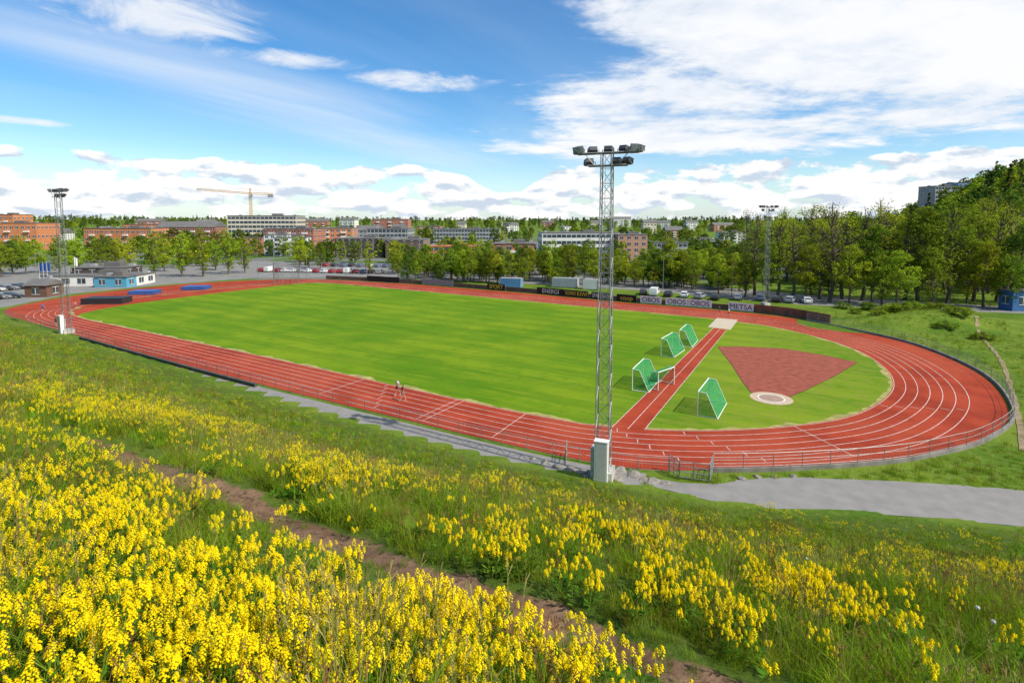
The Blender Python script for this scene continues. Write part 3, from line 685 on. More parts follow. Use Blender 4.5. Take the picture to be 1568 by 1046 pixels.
# ---------------------------------------------------------------- buildings
brick=mm('red_brick',(0.40,0.14,0.075),0.85,0.12,0.5); obrick=mm('orange_brick',(0.54,0.21,0.09),0.85,0.12,0.5); wwall=mm('white_render',(0.72,0.71,0.67),0.8,0.06,0.4)
gwall=mm('grey_cladding',(0.33,0.34,0.35),0.7,0.1,0.4); dwallm=mm('dark_cladding',(0.085,0.06,0.055),0.7,0.15,0.4); roofm=mm('roof_felt',(0.15,0.145,0.14),0.9,0.15,0.3); bluew=mm('blue_cladding',(0.12,0.28,0.5),0.6,0.1,0.4)
beige=mm('beige_render',(0.60,0.54,0.43),0.8,0.08,0.4)
def building(name,u0,u1,vtop,Yd,depth,wm,floors,ww=1.6,gap=1.5,rz=0.0,roof='flat',zb=None,band=False,wh=1.5,rm=None):
    x0,x1=(u0-784)/FP*Yd,(u1-784)/FP*Yd; W=x1-x0; cx=(x0+x1)/2
    if zb is None: zb=gz(cx,Yd+depth/2)
    zt=EYE+(HV-vtop)/FP*Yd; Hh=max(zt-zb,2.8)
    e=empty(name,(cx,Yd+depth/2,zb),rz)
    mb=MB(); mb.box((0,0,Hh/2-0.5),(W,depth,Hh+1.0),0)
    nb_=max(0,int(W/9))
    for k in range(nb_):
        if wm in (brick,obrick,wwall,beige) and not band and Hh>6:
            for f in range(1,floors): mb.box((-W/2+(k+.5)*W/nb_,-depth/2-0.62,f*Hh/floors+0.45),(3.0,1.15,0.95),1)
    mb.obj('walls',[wm,wwall],e)
    rb=MB()
    if roof=='flat':
        rb.box((0,0,Hh+0.15),(W+0.5,depth+0.5,0.3),0); rb.box((W*0.15,0,Hh+0.9),(min(6,W*.3),min(4,depth*.4),1.3),0)
        for k in range(int(W/12)+1): rb.box((-W/2+3+k*11,depth*.1,Hh+0.65),(1.4,1.4,0.7),1)
    elif roof=='plain': rb.box((0,0,Hh+0.08),(W+0.3,depth+0.3,0.16),0)
    elif roof=='gable':
        hh=min(depth*0.28,4); a=W/2+0.4; d_=depth/2+0.4
        rb.add([(-a,-d_,Hh),(a,-d_,Hh),(a,d_,Hh),(-a,d_,Hh),(-a,0,Hh+hh),(a,0,Hh+hh)],[(0,1,5,4),(2,3,4,5),(0,4,3),(1,2,5),(3,2,1,0)],0)
        rb.box((W*0.2,0.5,Hh+hh),(0.8,0.8,1.4),1)
    rb.obj('roof',[rm or roofm,gwall],e)
    wb=MB(); fh=Hh/floors
    for side in range(4):
        L=W if side%2==0 else depth; D=depth/2 if side%2==0 else W/2
        a_=side*math.pi/2; ca_,sa_=math.cos(a_),math.sin(a_)
        def T_(x,y,z): return (x*ca_-y*sa_, x*sa_+y*ca_, z)
        for f in range(floors):
            zc=f*fh+fh*0.52
            h2=min(wh,fh*0.55)/2
            if band:
                x_a,x_b=-L/2+0.5,L/2-0.5
                wb.add([T_(x_a,-D-0.04,zc-h2),T_(x_b,-D-0.04,zc-h2),T_(x_b,-D-0.04,zc+h2),T_(x_a,-D-0.04,zc+h2)],[(0,1,2,3)],0)
                k=x_a+1.8
                while k<x_b:
                    c_=T_(k,-D-0.06,zc); wb.box(c_,(0.18,0.06,2*h2) if side%2==0 else (0.06,0.18,2*h2),1); k+=2.4
            else:
                nW=max(1,int(L/(ww+gap)))
                for i in range(nW):
                    x=-L/2+(i+0.5)*L/nW
                    wb.add([T_(x-ww/2,-D-0.03,zc-h2),T_(x+ww/2,-D-0.03,zc-h2),T_(x+ww/2,-D-0.03,zc+h2),T_(x-ww/2,-D-0.03,zc+h2)],[(0,1,2,3)],0)
                    for (dx,dz,sx_,sz_) in ((0,h2+0.05,ww+0.2,0.1),(0,-h2-0.05,ww+0.2,0.1),(0,0,0.08,2*h2)):
                        c_=T_(x+dx,-D-0.05,zc+dz); wb.box(c_,(sx_,0.08,sz_) if side%2==0 else (0.08,sx_,sz_),1)
    wb.obj('windows',[glass,white],e)
    return e
B=building
B('brick_apartment_block',-60,50,342,330,20,obrick,3,rz=0.1); B('brick_apartment_block',-20,22,329,420,18,obrick,4)
B('brick_apartment_block',128,235,350,330,16,obrick,3,rz=-0.05); B('brick_apartment_block',190,290,344,400,18,obrick,4,rz=0.05); B('brick_apartment_block',240,330,348,370,16,brick,4,roof='gable')
B('concrete_office_tower',348,448,331,330,24,beige,8,band=True,rz=0.15)
B('brick_apartment_block',404,484,351,300,16,brick,5,rz=-0.1); B('white_apartment_block',404,440,360,285,9,wwall,5); B('white_apartment_block',418,470,364,278,6,wwall,4,ww=2.6,gap=1.0)
B('brick_apartment_block',486,536,350,320,20,obrick,5,rz=0.1); B('brick_townhouse',375,402,364,300,14,obrick,4)
B('grey_office_block',562,625,351,330,22,gwall,5,band=True); B('dark_office_block',512,585,366,265,20,dwallm,4,ww=1.2); B('dark_office_block',590,648,368,262,22,mm('brown_cladding',(0.14,0.09,0.07),0.8,0.15,0.4),4)
B('glass_office_block',655,765,351,420,26,gwall,4,band=True); B('brick_apartment_block',570,625,336,520,18,brick,6); B('brick_school',650,730,378,270,16,obrick,2,band=True,rm=mm('orange_roof',(0.42,0.16,0.08),0.85,0.1))
B('red_brick_building',757,817,374,200,14,brick,3,ww=1.8); B('long_office_block',828,945,357,260,18,wwall,4,band=True,rz=0.06); B('brick_stair_tower',944,990,360,255,20,mm('pale_brick',(0.42,0.24,0.16),0.85,0.1,0.5),4,rz=0.06)
B('grey_office_block',1040,1110,368,330,20,gwall,3,band=True); B('white_apartment_block',1108,1142,356,430,18,wwall,4); B('yellow_house',985,1005,341,600,12,beige,3,roof='gable')
B('grey_warehouse',1000,1120,372,300,25,gwall,2,band=True)
B('hilltop_apartment_block',1424,1470,286,380,14,gwall,6,rz=0.1,band=True,zb=24); B('hilltop_apartment_block',1460,1512,281,386,14,bluew,6,rz=0.05,zb=26)
for i,(u,v,Yd) in enumerate(((30,352,520),(70,356,480),(210,338,800),(300,340,700),(520,336,900),(640,346,650),(700,342,800),(860,346,600),(905,340,900),(940,334,1100),(990,340,1000),(1050,340,900),(1090,344,800),(465,338,800),(775,344,760),(150,352,520),(330,352,450),(830,340,1000),(1020,352,520),(600,350,430),(545,352,420))):
    wv2=random.choice((10,14,20,28)); B('town_house' if wv2<20 else 'apartment_block',u,u+wv2*1.3,v+1,Yd,14,random.choice((wwall,obrick,brick,beige,gwall)),4 if wv2>14 else 3,roof=random.choice(('gable','flat','gable')),rz=random.uniform(-.3,.3))
B('clubhouse',62,200,424,150,9,wwall,1,ww=2.2,gap=1.6,rz=0.08,zb=0)
B('clubhouse_annex',108,186,411,156,8,dwallm,2,rz=0.08,zb=0); B('kiosk',32,66,442,128,5,mm('brown_wood',(0.16,0.09,0.06),0.8,0.2),1,zb=0,roof='gable'); B('equipment_shed',140,190,430,147,4,mm('cyan_panel',(0.10,0.35,0.5),0.6,0.1),1,zb=0)
B('blue_cabin',1558,1650,447,108,3.2,mm('deep_blue_cladding',(0.05,0.14,0.32),0.6,0.1,0.4),1,zb=0,ww=1.4,gap=2.4,roof='plain')
def container(u,v,Lm,m,rz,name='shipping_container'):
    x,y=G(u,v); e=empty(name,(x,y,0),rz); mb=MB(); mb.box((0,0,1.3),(Lm,2.4,2.4),0)
    k=-Lm/2+0.2
    while k<Lm/2-0.1:
        for s in (-1,1): mb.box((k,s*1.22,1.3),(0.12,0.06,2.2),0)
        k+=0.3
    for sx in (-1,1):
        for sy in (-1,1): mb.box((sx*Lm/2,sy*1.2,1.3),(0.16,0.16,2.62),1)
    mb.box((0,0,2.56),(Lm+0.05,2.45,0.1),1); mb.box((Lm/2+0.03,0,1.3),(0.03,0.05,2.3),1); mb.obj('body',[m,gwall],e)
container(783,440,6,bluew,-0.3); container(866,440,7,mm('container_grey',(0.4,0.42,0.44),0.6,0.15),-0.35); container(905,443,4,wwall,-0.35)
def crane():
    x,y=G2(386,430); s=430/FP; e=empty('tower_crane',(x,y,0)); mb=MB(); zt=EYE+(HV-297)*s
    def latt(a,b_,w_,n,r=0.13):
        a=Vector(a);b_=Vector(b_);d=(b_-a).normalized(); up=Vector((0,0,1)) if abs(d.z)<.9 else Vector((1,0,0)); sd=d.cross(up).normalized(); up=sd.cross(d)
        C=[sd*w_+up*w_,-sd*w_+up*w_,-sd*w_-up*w_,sd*w_-up*w_]
        for i in range(n):
            p=a.lerp(b_,i/n);q=a.lerp(b_,(i+1)/n)
            for k in range(4): mb.beam(p+C[k],q+C[k],r); mb.beam(p+C[k],q+C[(k+1)%4],r*.7,0,3)
    latt((0,0,0),(0,0,zt),0.8,24,0.16); latt((0,0,zt),(-39,-6,zt+3.0),0.6,22,0.15); latt((0,0,zt),(17,3,zt-0.5),0.7,9,0.15)
    latt((0,0,zt),(0,0,zt+4),0.5,3); mb.beam((0,0,zt+4),(-25,-4,zt+2.5),0.08); mb.beam((0,0,zt+4),(15,2.6,zt),0.08)
    mb.box((15,2.6,zt-1.8),(4,1.6,2.6),1); mb.box((1.4,-1,zt-1.6),(1.6,1.6,2.2),1); mb.beam((-20,-3,zt+1),(-20,-3,zt-7),0.06)
    mb.obj('lattice',[mm('crane_yellow',(0.6,0.38,0.14),0.6,0.1),gwall],e)
crane()
# ---------------------------------------------------------------- cars
def car_mesh(van=False):
    mb=MB()
    if van: prof=[(-2.4,0.35,0.9),(-2.4,1.0,0.92),(-2.3,1.9,0.84),(1.0,1.95,0.82),(1.75,1.15,0.86),(2.4,0.98,0.88),(2.45,0.35,0.88)]
    else: prof=[(-2.15,0.32,0.84),(-2.2,0.72,0.87),(-2.05,0.98,0.85),(-1.55,1.36,0.66),(-0.9,1.46,0.62),(0.25,1.44,0.62),(1.05,0.98,0.82),(1.95,0.82,0.82),(2.15,0.6,0.84),(2.15,0.32,0.82)]
    n=len(prof); vs=[(x,-w_,z) for x,z,w_ in prof]+[(x,w_,z) for x,z,w_ in prof]
    mb.add(vs,[tuple(range(n)),tuple(range(2*n-1,n-1,-1))]+[(i,n+i,n+(i+1)%n,(i+1)%n) for i in range(n)],0)
    if van:
        for s in (-1,1): mb.add([(0.1,s*0.90,1.15),(1.45,s*0.90,1.15),(1.0,s*0.87,1.75),(0.1,s*0.87,1.75)],[(0,1,2,3)],1)
        mb.add([(1.12,-0.75,1.86),(1.12,0.75,1.86),(1.80,0.8,1.18),(1.80,-0.8,1.18)],[(0,1,2,3)],1)
    else:
        for s in (-1,1):
            mb.add([(-1.7,s*0.80,1.0),(-0.35,s*0.82,1.0),(-0.35,s*0.69,1.36),(-1.35,s*0.70,1.34)],[(0,1,2,3)],1)
            mb.add([(-0.25,s*0.82,1.0),(0.9,s*0.82,1.0),(0.22,s*0.69,1.37),(-0.25,s*0.69,1.37)],[(0,1,2,3)],1)
        mb.add([(0.34,-0.58,1.41),(0.34,0.58,1.41),(1.02,0.74,1.03),(1.02,-0.74,1.03)],[(0,1,2,3)],1)
        mb.add([(-1.62,-0.6,1.34),(-1.62,0.6,1.34),(-2.05,0.74,1.02),(-2.05,-0.74,1.02)],[(0,1,2,3)],1)
    for x in (-1.35,1.35):
        for s in (-1,1): mb.beam((x,s*0.90,0.33),(x,s*0.68,0.33),0.33,2,14); mb.beam((x,s*0.915,0.33),(x,s*0.90,0.33),0.19,3,10)
    for s in (-1,1): mb.box((2.14,s*0.6,0.68),(0.08,0.32,0.14),3); mb.box((-2.18,s*0.66,0.8),(0.06,0.24,0.16),4)
    return mb
carcols=[(0.7,0.7,0.7),(0.04,0.04,0.045),(0.3,0.31,0.33),(0.12,0.15,0.25),(0.35,0.03,0.03),(0.75,0.75,0.73)]
car_me=[]
for i,c_ in enumerate(carcols):
    m_=mat('car_paint_%d'%i,c_,0.3,0.03,2,spec=0.6)
    car_me.append(car_mesh(van=(i==5)).obj('parked_car',[m_,glass,dark,metal,mm('tail_light',(0.4,0.02,0.02),0.3)],linkit=False).data)
def car(x,y,rz,i):
    o=bpy.data.objects.new('parked_car',car_me[i]); o.location=(x,y,gz(x,y)+0.03); o.rotation_euler=(0,0,rz); link(o)
for u,v,i in ((985,455,1),(1002,456,5),(1023,458,1),(1048,459,0),(1072,461,2),(1095,463,1),(1190,466,1),(1210,467,2),(1234,468,0),(1166,464,3),(1130,463,2)):
    car(*G(u,v-4),random.uniform(0.9,1.4),i)
for k in range(16): car(*G(402+k*12,416+0.2*k),1.4+random.uniform(-.1,.1),random.randrange(6))
for k in range(9): car(*G(500+k*13,408+0.2*k),1.4,random.randrange(6))
for k in range(8): car(*G(-30+k*11,449+k*-1.2),random.uniform(0.2,0.5),random.choice((0,1,2,1)))
for k in range(5): car(*G(640+k*22,412),0.3,random.randrange(6))
for k in range(5): car(*G(-40+k*14,461-k*1.0),0.4,random.choice((0,1,2,1)))
def street_lamp(u,v,hm):
    x,y=G(u,v); e=empty('street_lamp',(x,y,0),random.uniform(-.4,.4)); mb=MB(); mb.beam((0,0,0),(0,0,hm),0.09,0,6,0.05); mb.beam((0,0,hm),(1.2,0,hm+0.15),0.04,0,5); mb.box((1.45,0,hm+0.14),(0.6,0.22,0.12),0); mb.obj('pole',[metal],e)
for u,v,h_ in ((57,440,9),(210,428,9),(372,420,9),(420,430,10),(470,428,8),(530,424,9),(640,420,9),(1015,444,9),(1120,455,8),(395,425,8)): street_lamp(u,v,h_)
def flag(u,v,c_,h_=7):
    x,y=G(u,v); e=empty('flagpole',(x,y,0)); mb=MB(); mb.beam((0,0,0),(0,0,h_),0.05,0,6,0.03)
    vs=[];n=6
    for i in range(n+1):
        for z in (h_-0.1,h_-2.4): vs.append((0.05+i*0.13,0.12*math.sin(i*1.3),z-0.05*i))
    mb.add(vs,[(2*i,2*i+1,2*i+3,2*i+2) for i in range(n)],1); mb.obj('pole_and_flag',[white,c_],e)
for u in (62,68,74): flag(u,440,mm('flag_blue',(0.02,0.07,0.25),0.8))
flag(116,436,white,8)
x,y=G(437,434); e=empty('throwing_cage',(x,y,0)); mb=MB(); pts_=[(-3,2.5),(-3.4,0),(-2,-2.6),(0.6,-3.2),(3,-2),(3.6,0.6),(3,2.8)]
for a_ in pts_: mb.beam((*a_,0),(*a_,6.2),0.07,0,6)
for a_,b_ in zip(pts_,pts_[1:]):
    mb.beam((*a_,6.2),(*b_,6.2),0.04,0,4)
    for k in range(1,9): t=k/9; q=(a_[0]*(1-t)+b_[0]*t,a_[1]*(1-t)+b_[1]*t); mb.beam((*q,0.1),(*q,6.2),0.008,1,3)
    for k in range(1,18): mb.beam((*a_,k*0.35),(*b_,k*0.35),0.008,1,3)
mb.obj('frame_and_net',[metal,dark],e)
def mat_obj(u,v,L,W,hh,m,rz,name='high_jump_mat'):
    x,y=G(u,v); e=empty(name,(x,y,0),rz); mb=MB()
    for i in range(3): mb.box((-L/2+(i+.5)*L/3,0,hh/2+0.05),(L/3-0.04,W,hh),0)
    mb.box((0,0,hh+0.085),(L+0.1,W+0.1,0.06),1); mb.box((0,0,0.04),(L+0.2,W+0.2,0.08),2)
    o=mb.obj('cushions',[m,mm('mat_cover',(0.05,0.12,0.34),0.6) if m is not dark else dark,dark],e)
    bv=o.modifiers.new('bevel','BEVEL'); bv.width=0.06; bv.segments=2
bl=mm('mat_blue',(0.04,0.10,0.32),0.6,0.15)
mat_obj(222,450,6,4,0.75,bl,0.15); mat_obj(301,443,6,4,0.75,bl,0.1); mat_obj(164,464,8.5,4,1.15,dark,0.1,'covered_landing_mat')
def barrier(a,b_,h_=1.3,name='steel_gate'):
    a=np.array(G(*a));b_=np.array(G(*b_)); e=empty(name); mb=MB()
    for hh in (0.15,0.55,0.95,h_): mb.beam((*a,hh),(*b_,hh),0.028,0,6)
    for t in np.linspace(0,1,3): q=a+(b_-a)*t; mb.beam((*q,0),(*q,h_),0.035,0,6)
    for t in np.linspace(0,1,18): q=a+(b_-a)*t; mb.beam((*q,0.15),(*q,h_),0.008,0,3)
    mb.obj('bars',[metal],e)
barrier((1040,733),(1086,739)); barrier((1040,733),(1024,722)); barrier((1086,739),(1092,722)); barrier((868,697),(866,712),1.2)
stone=mm('stone',(0.24,0.22,0.19),0.95,0.3,2,bump=0.6)
def rock(x,y,s,flat=0.5):
    bm=bmesh.new(); bmesh.ops.create_icosphere(bm,subdivisions=2,radius=1)
    ph=random.uniform(0,9)
    for v_ in bm.verts:
        c_=v_.co; f=1+0.25*math.sin(3.1*c_.x+ph)*math.cos(2.7*c_.y+ph)+0.12*math.sin(7*c_.z+ph)
        v_.co=Vector((c_.x*f*1.3,c_.y*f,max(-0.4,c_.z*f)*flat))
    me_=bpy.data.meshes.new('rock'); bm.to_mesh(me_); bm.free(); me_.materials.append(stone)
    o=bpy.data.objects.new('rock',me_); o.location=(x,y,gz(x,y)+0.03); o.scale=(s,s,s); o.rotation_euler=(random.uniform(-.2,.2),random.uniform(-.2,.2),random.uniform(0,6.28)); link(o)
for u,v,s in ((835,708,.4),(855,714,.5),(872,718,.35),(890,722,.6),(905,727,.4),(950,722,.5),(968,728,.6),(985,734,.4),(1000,738,.5),(1018,740,.4),(1136,733,.28),(1160,730,.3),(1185,729,.24),(1215,729,.3),(815,702,.3),(944,732,.4)):
    rock(*G(u,v),s*random.uniform(.7,1.1),random.uniform(.3,.5))
# ---------------------------------------------------------------- people
skinm=mm('skin',(0.50,0.27,0.18),0.6,0.08); hairm=mm('hair',(0.06,0.035,0.02),0.7,0.2); shoem=mm('shoes',(0.5,0.5,0.5),0.6)
def person(loc,rz,shirt,shorts,pose='walk',hgt=1.75,longhair=False):
    k=hgt/1.75; J={}
    sw=0.22 if pose=='walk' else (0.45 if pose=='run' else 0.04)
    lean=0.02 if pose!='run' else 0.10
    J['pel']=((0,0,0.95),.145,.11);J['waist']=((0,lean*.4,1.10),.13,.095);J['chest']=((0,lean*.8,1.30),.165,.115);J['nb']=((0,lean,1.45),.075,.07);J['neck']=((0,lean+.01,1.51),.055,.055)
    J['head']=((0,lean+.025,1.61),.078,.092);J['crown']=((0,lean+.02,1.70),.06,.07)
    J['nose']=((0,lean+.125,1.60),.014,.014)
    par=[('pel','waist'),('waist','chest'),('chest','nb'),('nb','neck'),('neck','head'),('head','crown'),('head','nose')]
    for s,sg in (('L',-1),('R',1)):
        f=sw*sg
        J['sh'+s]=((sg*.185,lean*.9,1.40),.055,.055)
        if pose=='run': J['el'+s]=((sg*.25,-f*.45+lean,1.16),.042,.042);J['wr'+s]=((sg*.20,-f*.3+.22,1.24-f*.2),.028,.024)
        else: J['el'+s]=((sg*.245,-f*.35,1.13),.042,.042);J['wr'+s]=((sg*.25,-f*.6+.05,0.88),.028,.024)
        w_=np.array(J['wr'+s][0]); e_=np.array(J['el'+s][0]); d=(w_-e_)/np.linalg.norm(w_-e_)
        pa=w_+d*.07; J['pa'+s]=(tuple(pa),.034,.018)
        par+=[('chest','sh'+s),('sh'+s,'el'+s),('el'+s,'wr'+s),('wr'+s,'pa'+s)]
        for fi_,(o_,l) in enumerate(((-.027,.07),(-.009,.085),(.009,.08),(.027,.062))):
            a1=pa+d*.035+np.array([0,o_,0]); a2=a1+d*l*.55+np.array([-sg*.012,0,0])
            J[f'f{fi_}{s}']=(tuple(a1),.009,.009);J[f'g{fi_}{s}']=(tuple(a2),.008,.008); par+=[('pa'+s,f'f{fi_}{s}'),(f'f{fi_}{s}',f'g{fi_}{s}')]
        th=w_+d*.04+np.array([0,.045,0]); J['th'+s]=(tuple(th),.010,.010); par.append(('wr'+s,'th'+s))
        J['hip'+s]=((sg*.095,0,.88),.095,.10);J['kn'+s]=((sg*.10,f*.55+.03,.50),.06,.06)
        az=.09 if sg>0 or pose=='stand' else (.12 if pose=='walk' else .32)
        J['an'+s]=((sg*.10,f*1.0-(0 if sg>0 else .08),az),.038,.042);J['to'+s]=((sg*.11,f*1.0+.15-(0 if sg>0 else .08),.035 if az<.2 else az-.1),.035,.025)
        J['he'+s]=((sg*.10,f*1.0-.04-(0 if sg>0 else .08),az-.045),.034,.03)
        par+=[('pel','hip'+s),('hip'+s,'kn'+s),('kn'+s,'an'+s),('an'+s,'to'+s),('an'+s,'he'+s)]
    names=list(J); ix={n_:i for i,n_ in enumerate(names)}
    me_=bpy.data.meshes.new('body'); me_.from_pydata([J[n_][0] for n_ in names],[(ix[a],ix[b_]) for a,b_ in par],[])
    o=bpy.data.objects.new('tmp_body',me_); scene.collection.objects.link(o)
    md=o.modifiers.new('skin','SKIN'); md.use_smooth_shade=True
    sv=me_.skin_vertices[0].data
    for n_,i in ix.items(): sv[i].radius=(J[n_][1],J[n_][2])
    sv[ix['pel']].use_root=True
    s2=o.modifiers.new('sub','SUBSURF'); s2.levels=1; s2.render_levels=1
    bpy.context.view_layer.update(); dg=bpy.context.evaluated_depsgraph_get()
    em=bpy.data.meshes.new_from_object(o.evaluated_get(dg)); bpy.data.objects.remove(o)
    em.materials.clear()
    for m_ in (skinm,shirt,shorts,hairm,shoem): em.materials.append(m_)
    for p_ in em.polygons:
        c_=p_.center; mi=0
        if c_.z>1.50:
            if c_.z>1.665 or (c_.y<lean+.015 and c_.z>1.56): mi=3
        elif c_.z>0.98 and (abs(c_.x)<.2 or c_.z>1.25) and c_.z<1.47: mi=1
        elif 0.68<c_.z<=0.98 and abs(c_.x)<.205: mi=2
        elif c_.z<0.085: mi=4
        p_.material_index=mi; p_.use_smooth=True
    e=empty('person',(loc[0],loc[1],0.012),rz); e.scale=(k,k,k)
    b_=bpy.data.objects.new('body',em); link(b_,e)
    hb=MB()
    for sg in (-1,1): hb.box((sg*.03,lean+.112,1.625),(.022,.012,.010),0); hb.box((sg*.082,lean+.02,1.60),(.015,.03,.05),1)
    hb.box((0,lean+.108,1.555),(.045,.012,.008),2)
    if longhair: hb.beam((0,lean-.06,1.66),(0,lean-.12,1.42),.045,0,6,.012)
    hb.obj('face_details',[hairm,skinm,mm('lips',(0.4,0.12,0.1),0.6)],e)
cw=mm('shirt_white',(0.7,0.7,0.7),0.8,.05);cb=mm('clothes_black',(0.03,0.03,0.04),0.8,.1);cbl=mm('shirt_blue',(0.05,0.12,0.4),0.8,.1);cr_=mm('shirt_pink',(0.6,0.15,0.2),0.8,.1);cg_=mm('clothes_grey',(0.2,0.2,0.22),0.8,.1)
person(G(609,606),2.6,cw,cb,'walk',1.85); person(G(617,614),2.2,cb,cg_,'walk',1.75,True)
person(G(86,500),1.2,cb,cb,'walk'); person(G(116,474),1.5,cr_,cb,'run'); person(G(1102,482),1.9,cb,cg_,'run'); person(G(1116,485),1.2,cw,cb,'walk'); person(G(66,478),0.5,cbl,cb,'walk')
# ---------------------------------------------------------------- meadow plants
gm1=mat('grass_blades',(0.215,0.34,0.020),0.55,0.3,2.0,trans=0.4,rnd=0.40)
gm2=mat('grass_stems',(0.36,0.32,0.11),0.7,0.2,3.0,trans=0.2,rnd=0.2)
wl=mat('weed_leaves',(0.09,0.20,0.018),0.5,0.25,4,trans=0.3,rnd=0.3)
sor=mat('sorrel_stems',(0.28,0.14,0.06),0.7,0.2,3.0,trans=0.2,rnd=0.2)
stemm=mat('flower_stems',(0.18,0.28,0.03),0.6,0.2,4,trans=0.15,rnd=0.1)
petal=mat('yellow_petals',(0.90,0.70,0.008),0.6,0.12,9,trans=0.25,rnd=0.06)
bud=mat('flower_buds',(0.52,0.50,0.02),0.6,0.15,9,trans=0.2)
def blade(mb,r,x,y,h,wd,lean,m=0,seg=3):
    a=r.uniform(0,6.28); ca_,sa_=math.cos(a),math.sin(a); f=r.uniform(0,6.28); fx,fy=math.cos(f),math.sin(f)
    vs=[]
    for i in range(seg+1):
        t=i/seg; w_=wd*(1-t**1.6)*0.5+0.0003; ox=ca_*lean*h*t*t; oy=sa_*lean*h*t*t; z=h*t*(1-0.25*lean*t)
        vs+= [(x+ox-fx*w_,y+oy-fy*w_,z),(x+ox+fx*w_,y+oy+fy*w_,z)]
    mb.add(vs,[(2*i,2*i+1,2*i+3,2*i+2) for i in range(seg)],m)
def tuft(name,seed,n,h,R,wd,seg=3,stems=3,sm=1):
    r=np.random.default_rng(seed); mb=MB()
    for i in range(n):
        a=r.uniform(0,6.28); q=R*math.sqrt(r.uniform(0,1)); blade(mb,r,q*math.cos(a),q*math.sin(a),h*r.uniform(.35,1.2),wd*r.uniform(.6,1.3),r.uniform(.1,1.0),0,seg)
    for i in range(stems):
        a=r.uniform(0,6.28); q=R*r.uniform(0,1); x,y=q*math.cos(a),q*math.sin(a); hh=h*r.uniform(1.1,1.6); lx,ly=r.normal(0,.08,2)*1.0
        mb.beam((x,y,0),(x+lx,y+ly,hh),wd*.18,sm,3)
        for k in range(4): mb.beam((x+lx*(0.85+.03*k),y+ly*(0.85+.03*k),hh*(0.85+.03*k)),(x+lx+r.normal(0,.012),y+ly+r.normal(0,.012),hh*(0.9+.03*k)),wd*.3,sm,3)
    return mb.obj(name,[gm1,gm2,sor],linkit=False)
def leafy(name,seed,n,L,wd,h):
    r=np.random.default_rng(seed); mb=MB()
    for i in range(n):
        a=r.uniform(0,6.28); e_=r.uniform(.3,1.2); l=L*r.uniform(.5,1.2); w_=wd*r.uniform(.6,1.2); z0=r.uniform(0,h)
        d=np.array([math.cos(a)*math.cos(e_),math.sin(a)*math.cos(e_),math.sin(e_)]); sd_=np.array([-math.sin(a),math.cos(a),0]); o_=np.array([r.normal(0,.05),r.normal(0,.05),z0])
        vs=[]
        for t,ww_ in ((0,.08),(.25,.7),(.55,1.0),(.8,.65),(1,.02)):
            c_=o_+d*l*t+np.array([0,0,-0.35*l*t*t]); vs+=[c_-sd_*w_*ww_/2+np.array([0,0,.12*w_*ww_]),c_,c_+sd_*w_*ww_/2+np.array([0,0,.12*w_*ww_])]
        fs=[]
        for k in range(4):
            for j in range(2): fs.append((3*k+j,3*k+j+1,3*k+j+4,3*k+j+3))
        mb.add(vs,fs,0)
    return mb.obj(name,[wl],linkit=False)
def rocket(name,seed,nst,h,lod=0):
    r=np.random.default_rng(seed); mb=MB()
    for s in range(nst):
        bx,by=r.normal(0,.06,2); lx,ly=r.normal(0,.10,2); hh=h*r.uniform(.6,1.15)
        tip=np.array([bx+lx,by+ly,hh]); base_=np.array([bx,by,0]); mid=(tip+base_)/2+np.array([lx*.1,ly*.1,0])
        mb.beam(base_,mid,.0035,1,3); mb.beam(mid,tip,.003,1,3,.002)
        heads=[(tip,1.0)]
        for k in range(3 if lod==0 else 2):
            t=r.uniform(.58,.82); o_=base_+(tip-base_)*t; a=r.uniform(0,6.28); q=o_+np.array([math.cos(a)*.07,math.sin(a)*.07,hh*(1-t)*r.uniform(.5,.9)])
            mb.beam(o_,q,.002,1,3); heads.append((q,r.uniform(.45,.85)))
        for c_,sc_ in heads:
            nf=int((30 if lod==0 else 12)*sc_); fs_=(.0110 if lod==0 else .018)
            for i in range(nf):
                a=i*2.4+r.uniform(-.3,.3); t=i/nf; rad=.022*sc_*(1-.75*t**2)*r.uniform(.7,1.25); z=-.055*sc_+.07*sc_*t
                p=c_+np.array([math.cos(a)*rad,math.sin(a)*rad,z]); nrm=Vector((math.cos(a)*.8,math.sin(a)*.8,.5+t)).normalized()
                u_=nrm.orthogonal().normalized(); v_=nrm.cross(u_); rt=r.uniform(0,3); u2=u_*math.cos(rt)+v_*math.sin(rt); v2=nrm.cross(u2); P_=Vector(p)
                if lod==0:
                    for uu,vv in ((u2,v2),(v2,u2)):
                        mb.add([P_-uu*fs_*.55-vv*fs_*.22+nrm*.001,P_-uu*fs_*.55+vv*fs_*.22+nrm*.001,P_+uu*fs_*.55+vv*fs_*.22-nrm*.001,P_+uu*fs_*.55-vv*fs_*.22-nrm*.001],[(0,1,2,3)],0)
                else: mb.add([P_-u2*fs_*.5,P_-v2*fs_*.5,P_+u2*fs_*.5,P_+v2*fs_*.5],[(0,1,2,3)],0)
            mb.beam(c_+np.array([0,0,.004]),c_+np.array([0,0,.017*sc_]),.006*sc_,2,5,.003)
        for k in range(6 if lod==0 else 3):
            t=r.uniform(.1,.7); o_=base_+(tip-base_)*t; a=r.uniform(0,6.28); l=.10*(1.2-t); d=np.array([math.cos(a),math.sin(a),.5]); sd_=np.array([-math.sin(a),math.cos(a),0])
            mb.add([o_,o_+d*l*.5-sd_*l*.2,o_+d*l,o_+d*l*.5+sd_*l*.2],[(0,1,2,3)],3)
    return mb.obj(name,[petal,stemm,bud,wl],linkit=False)
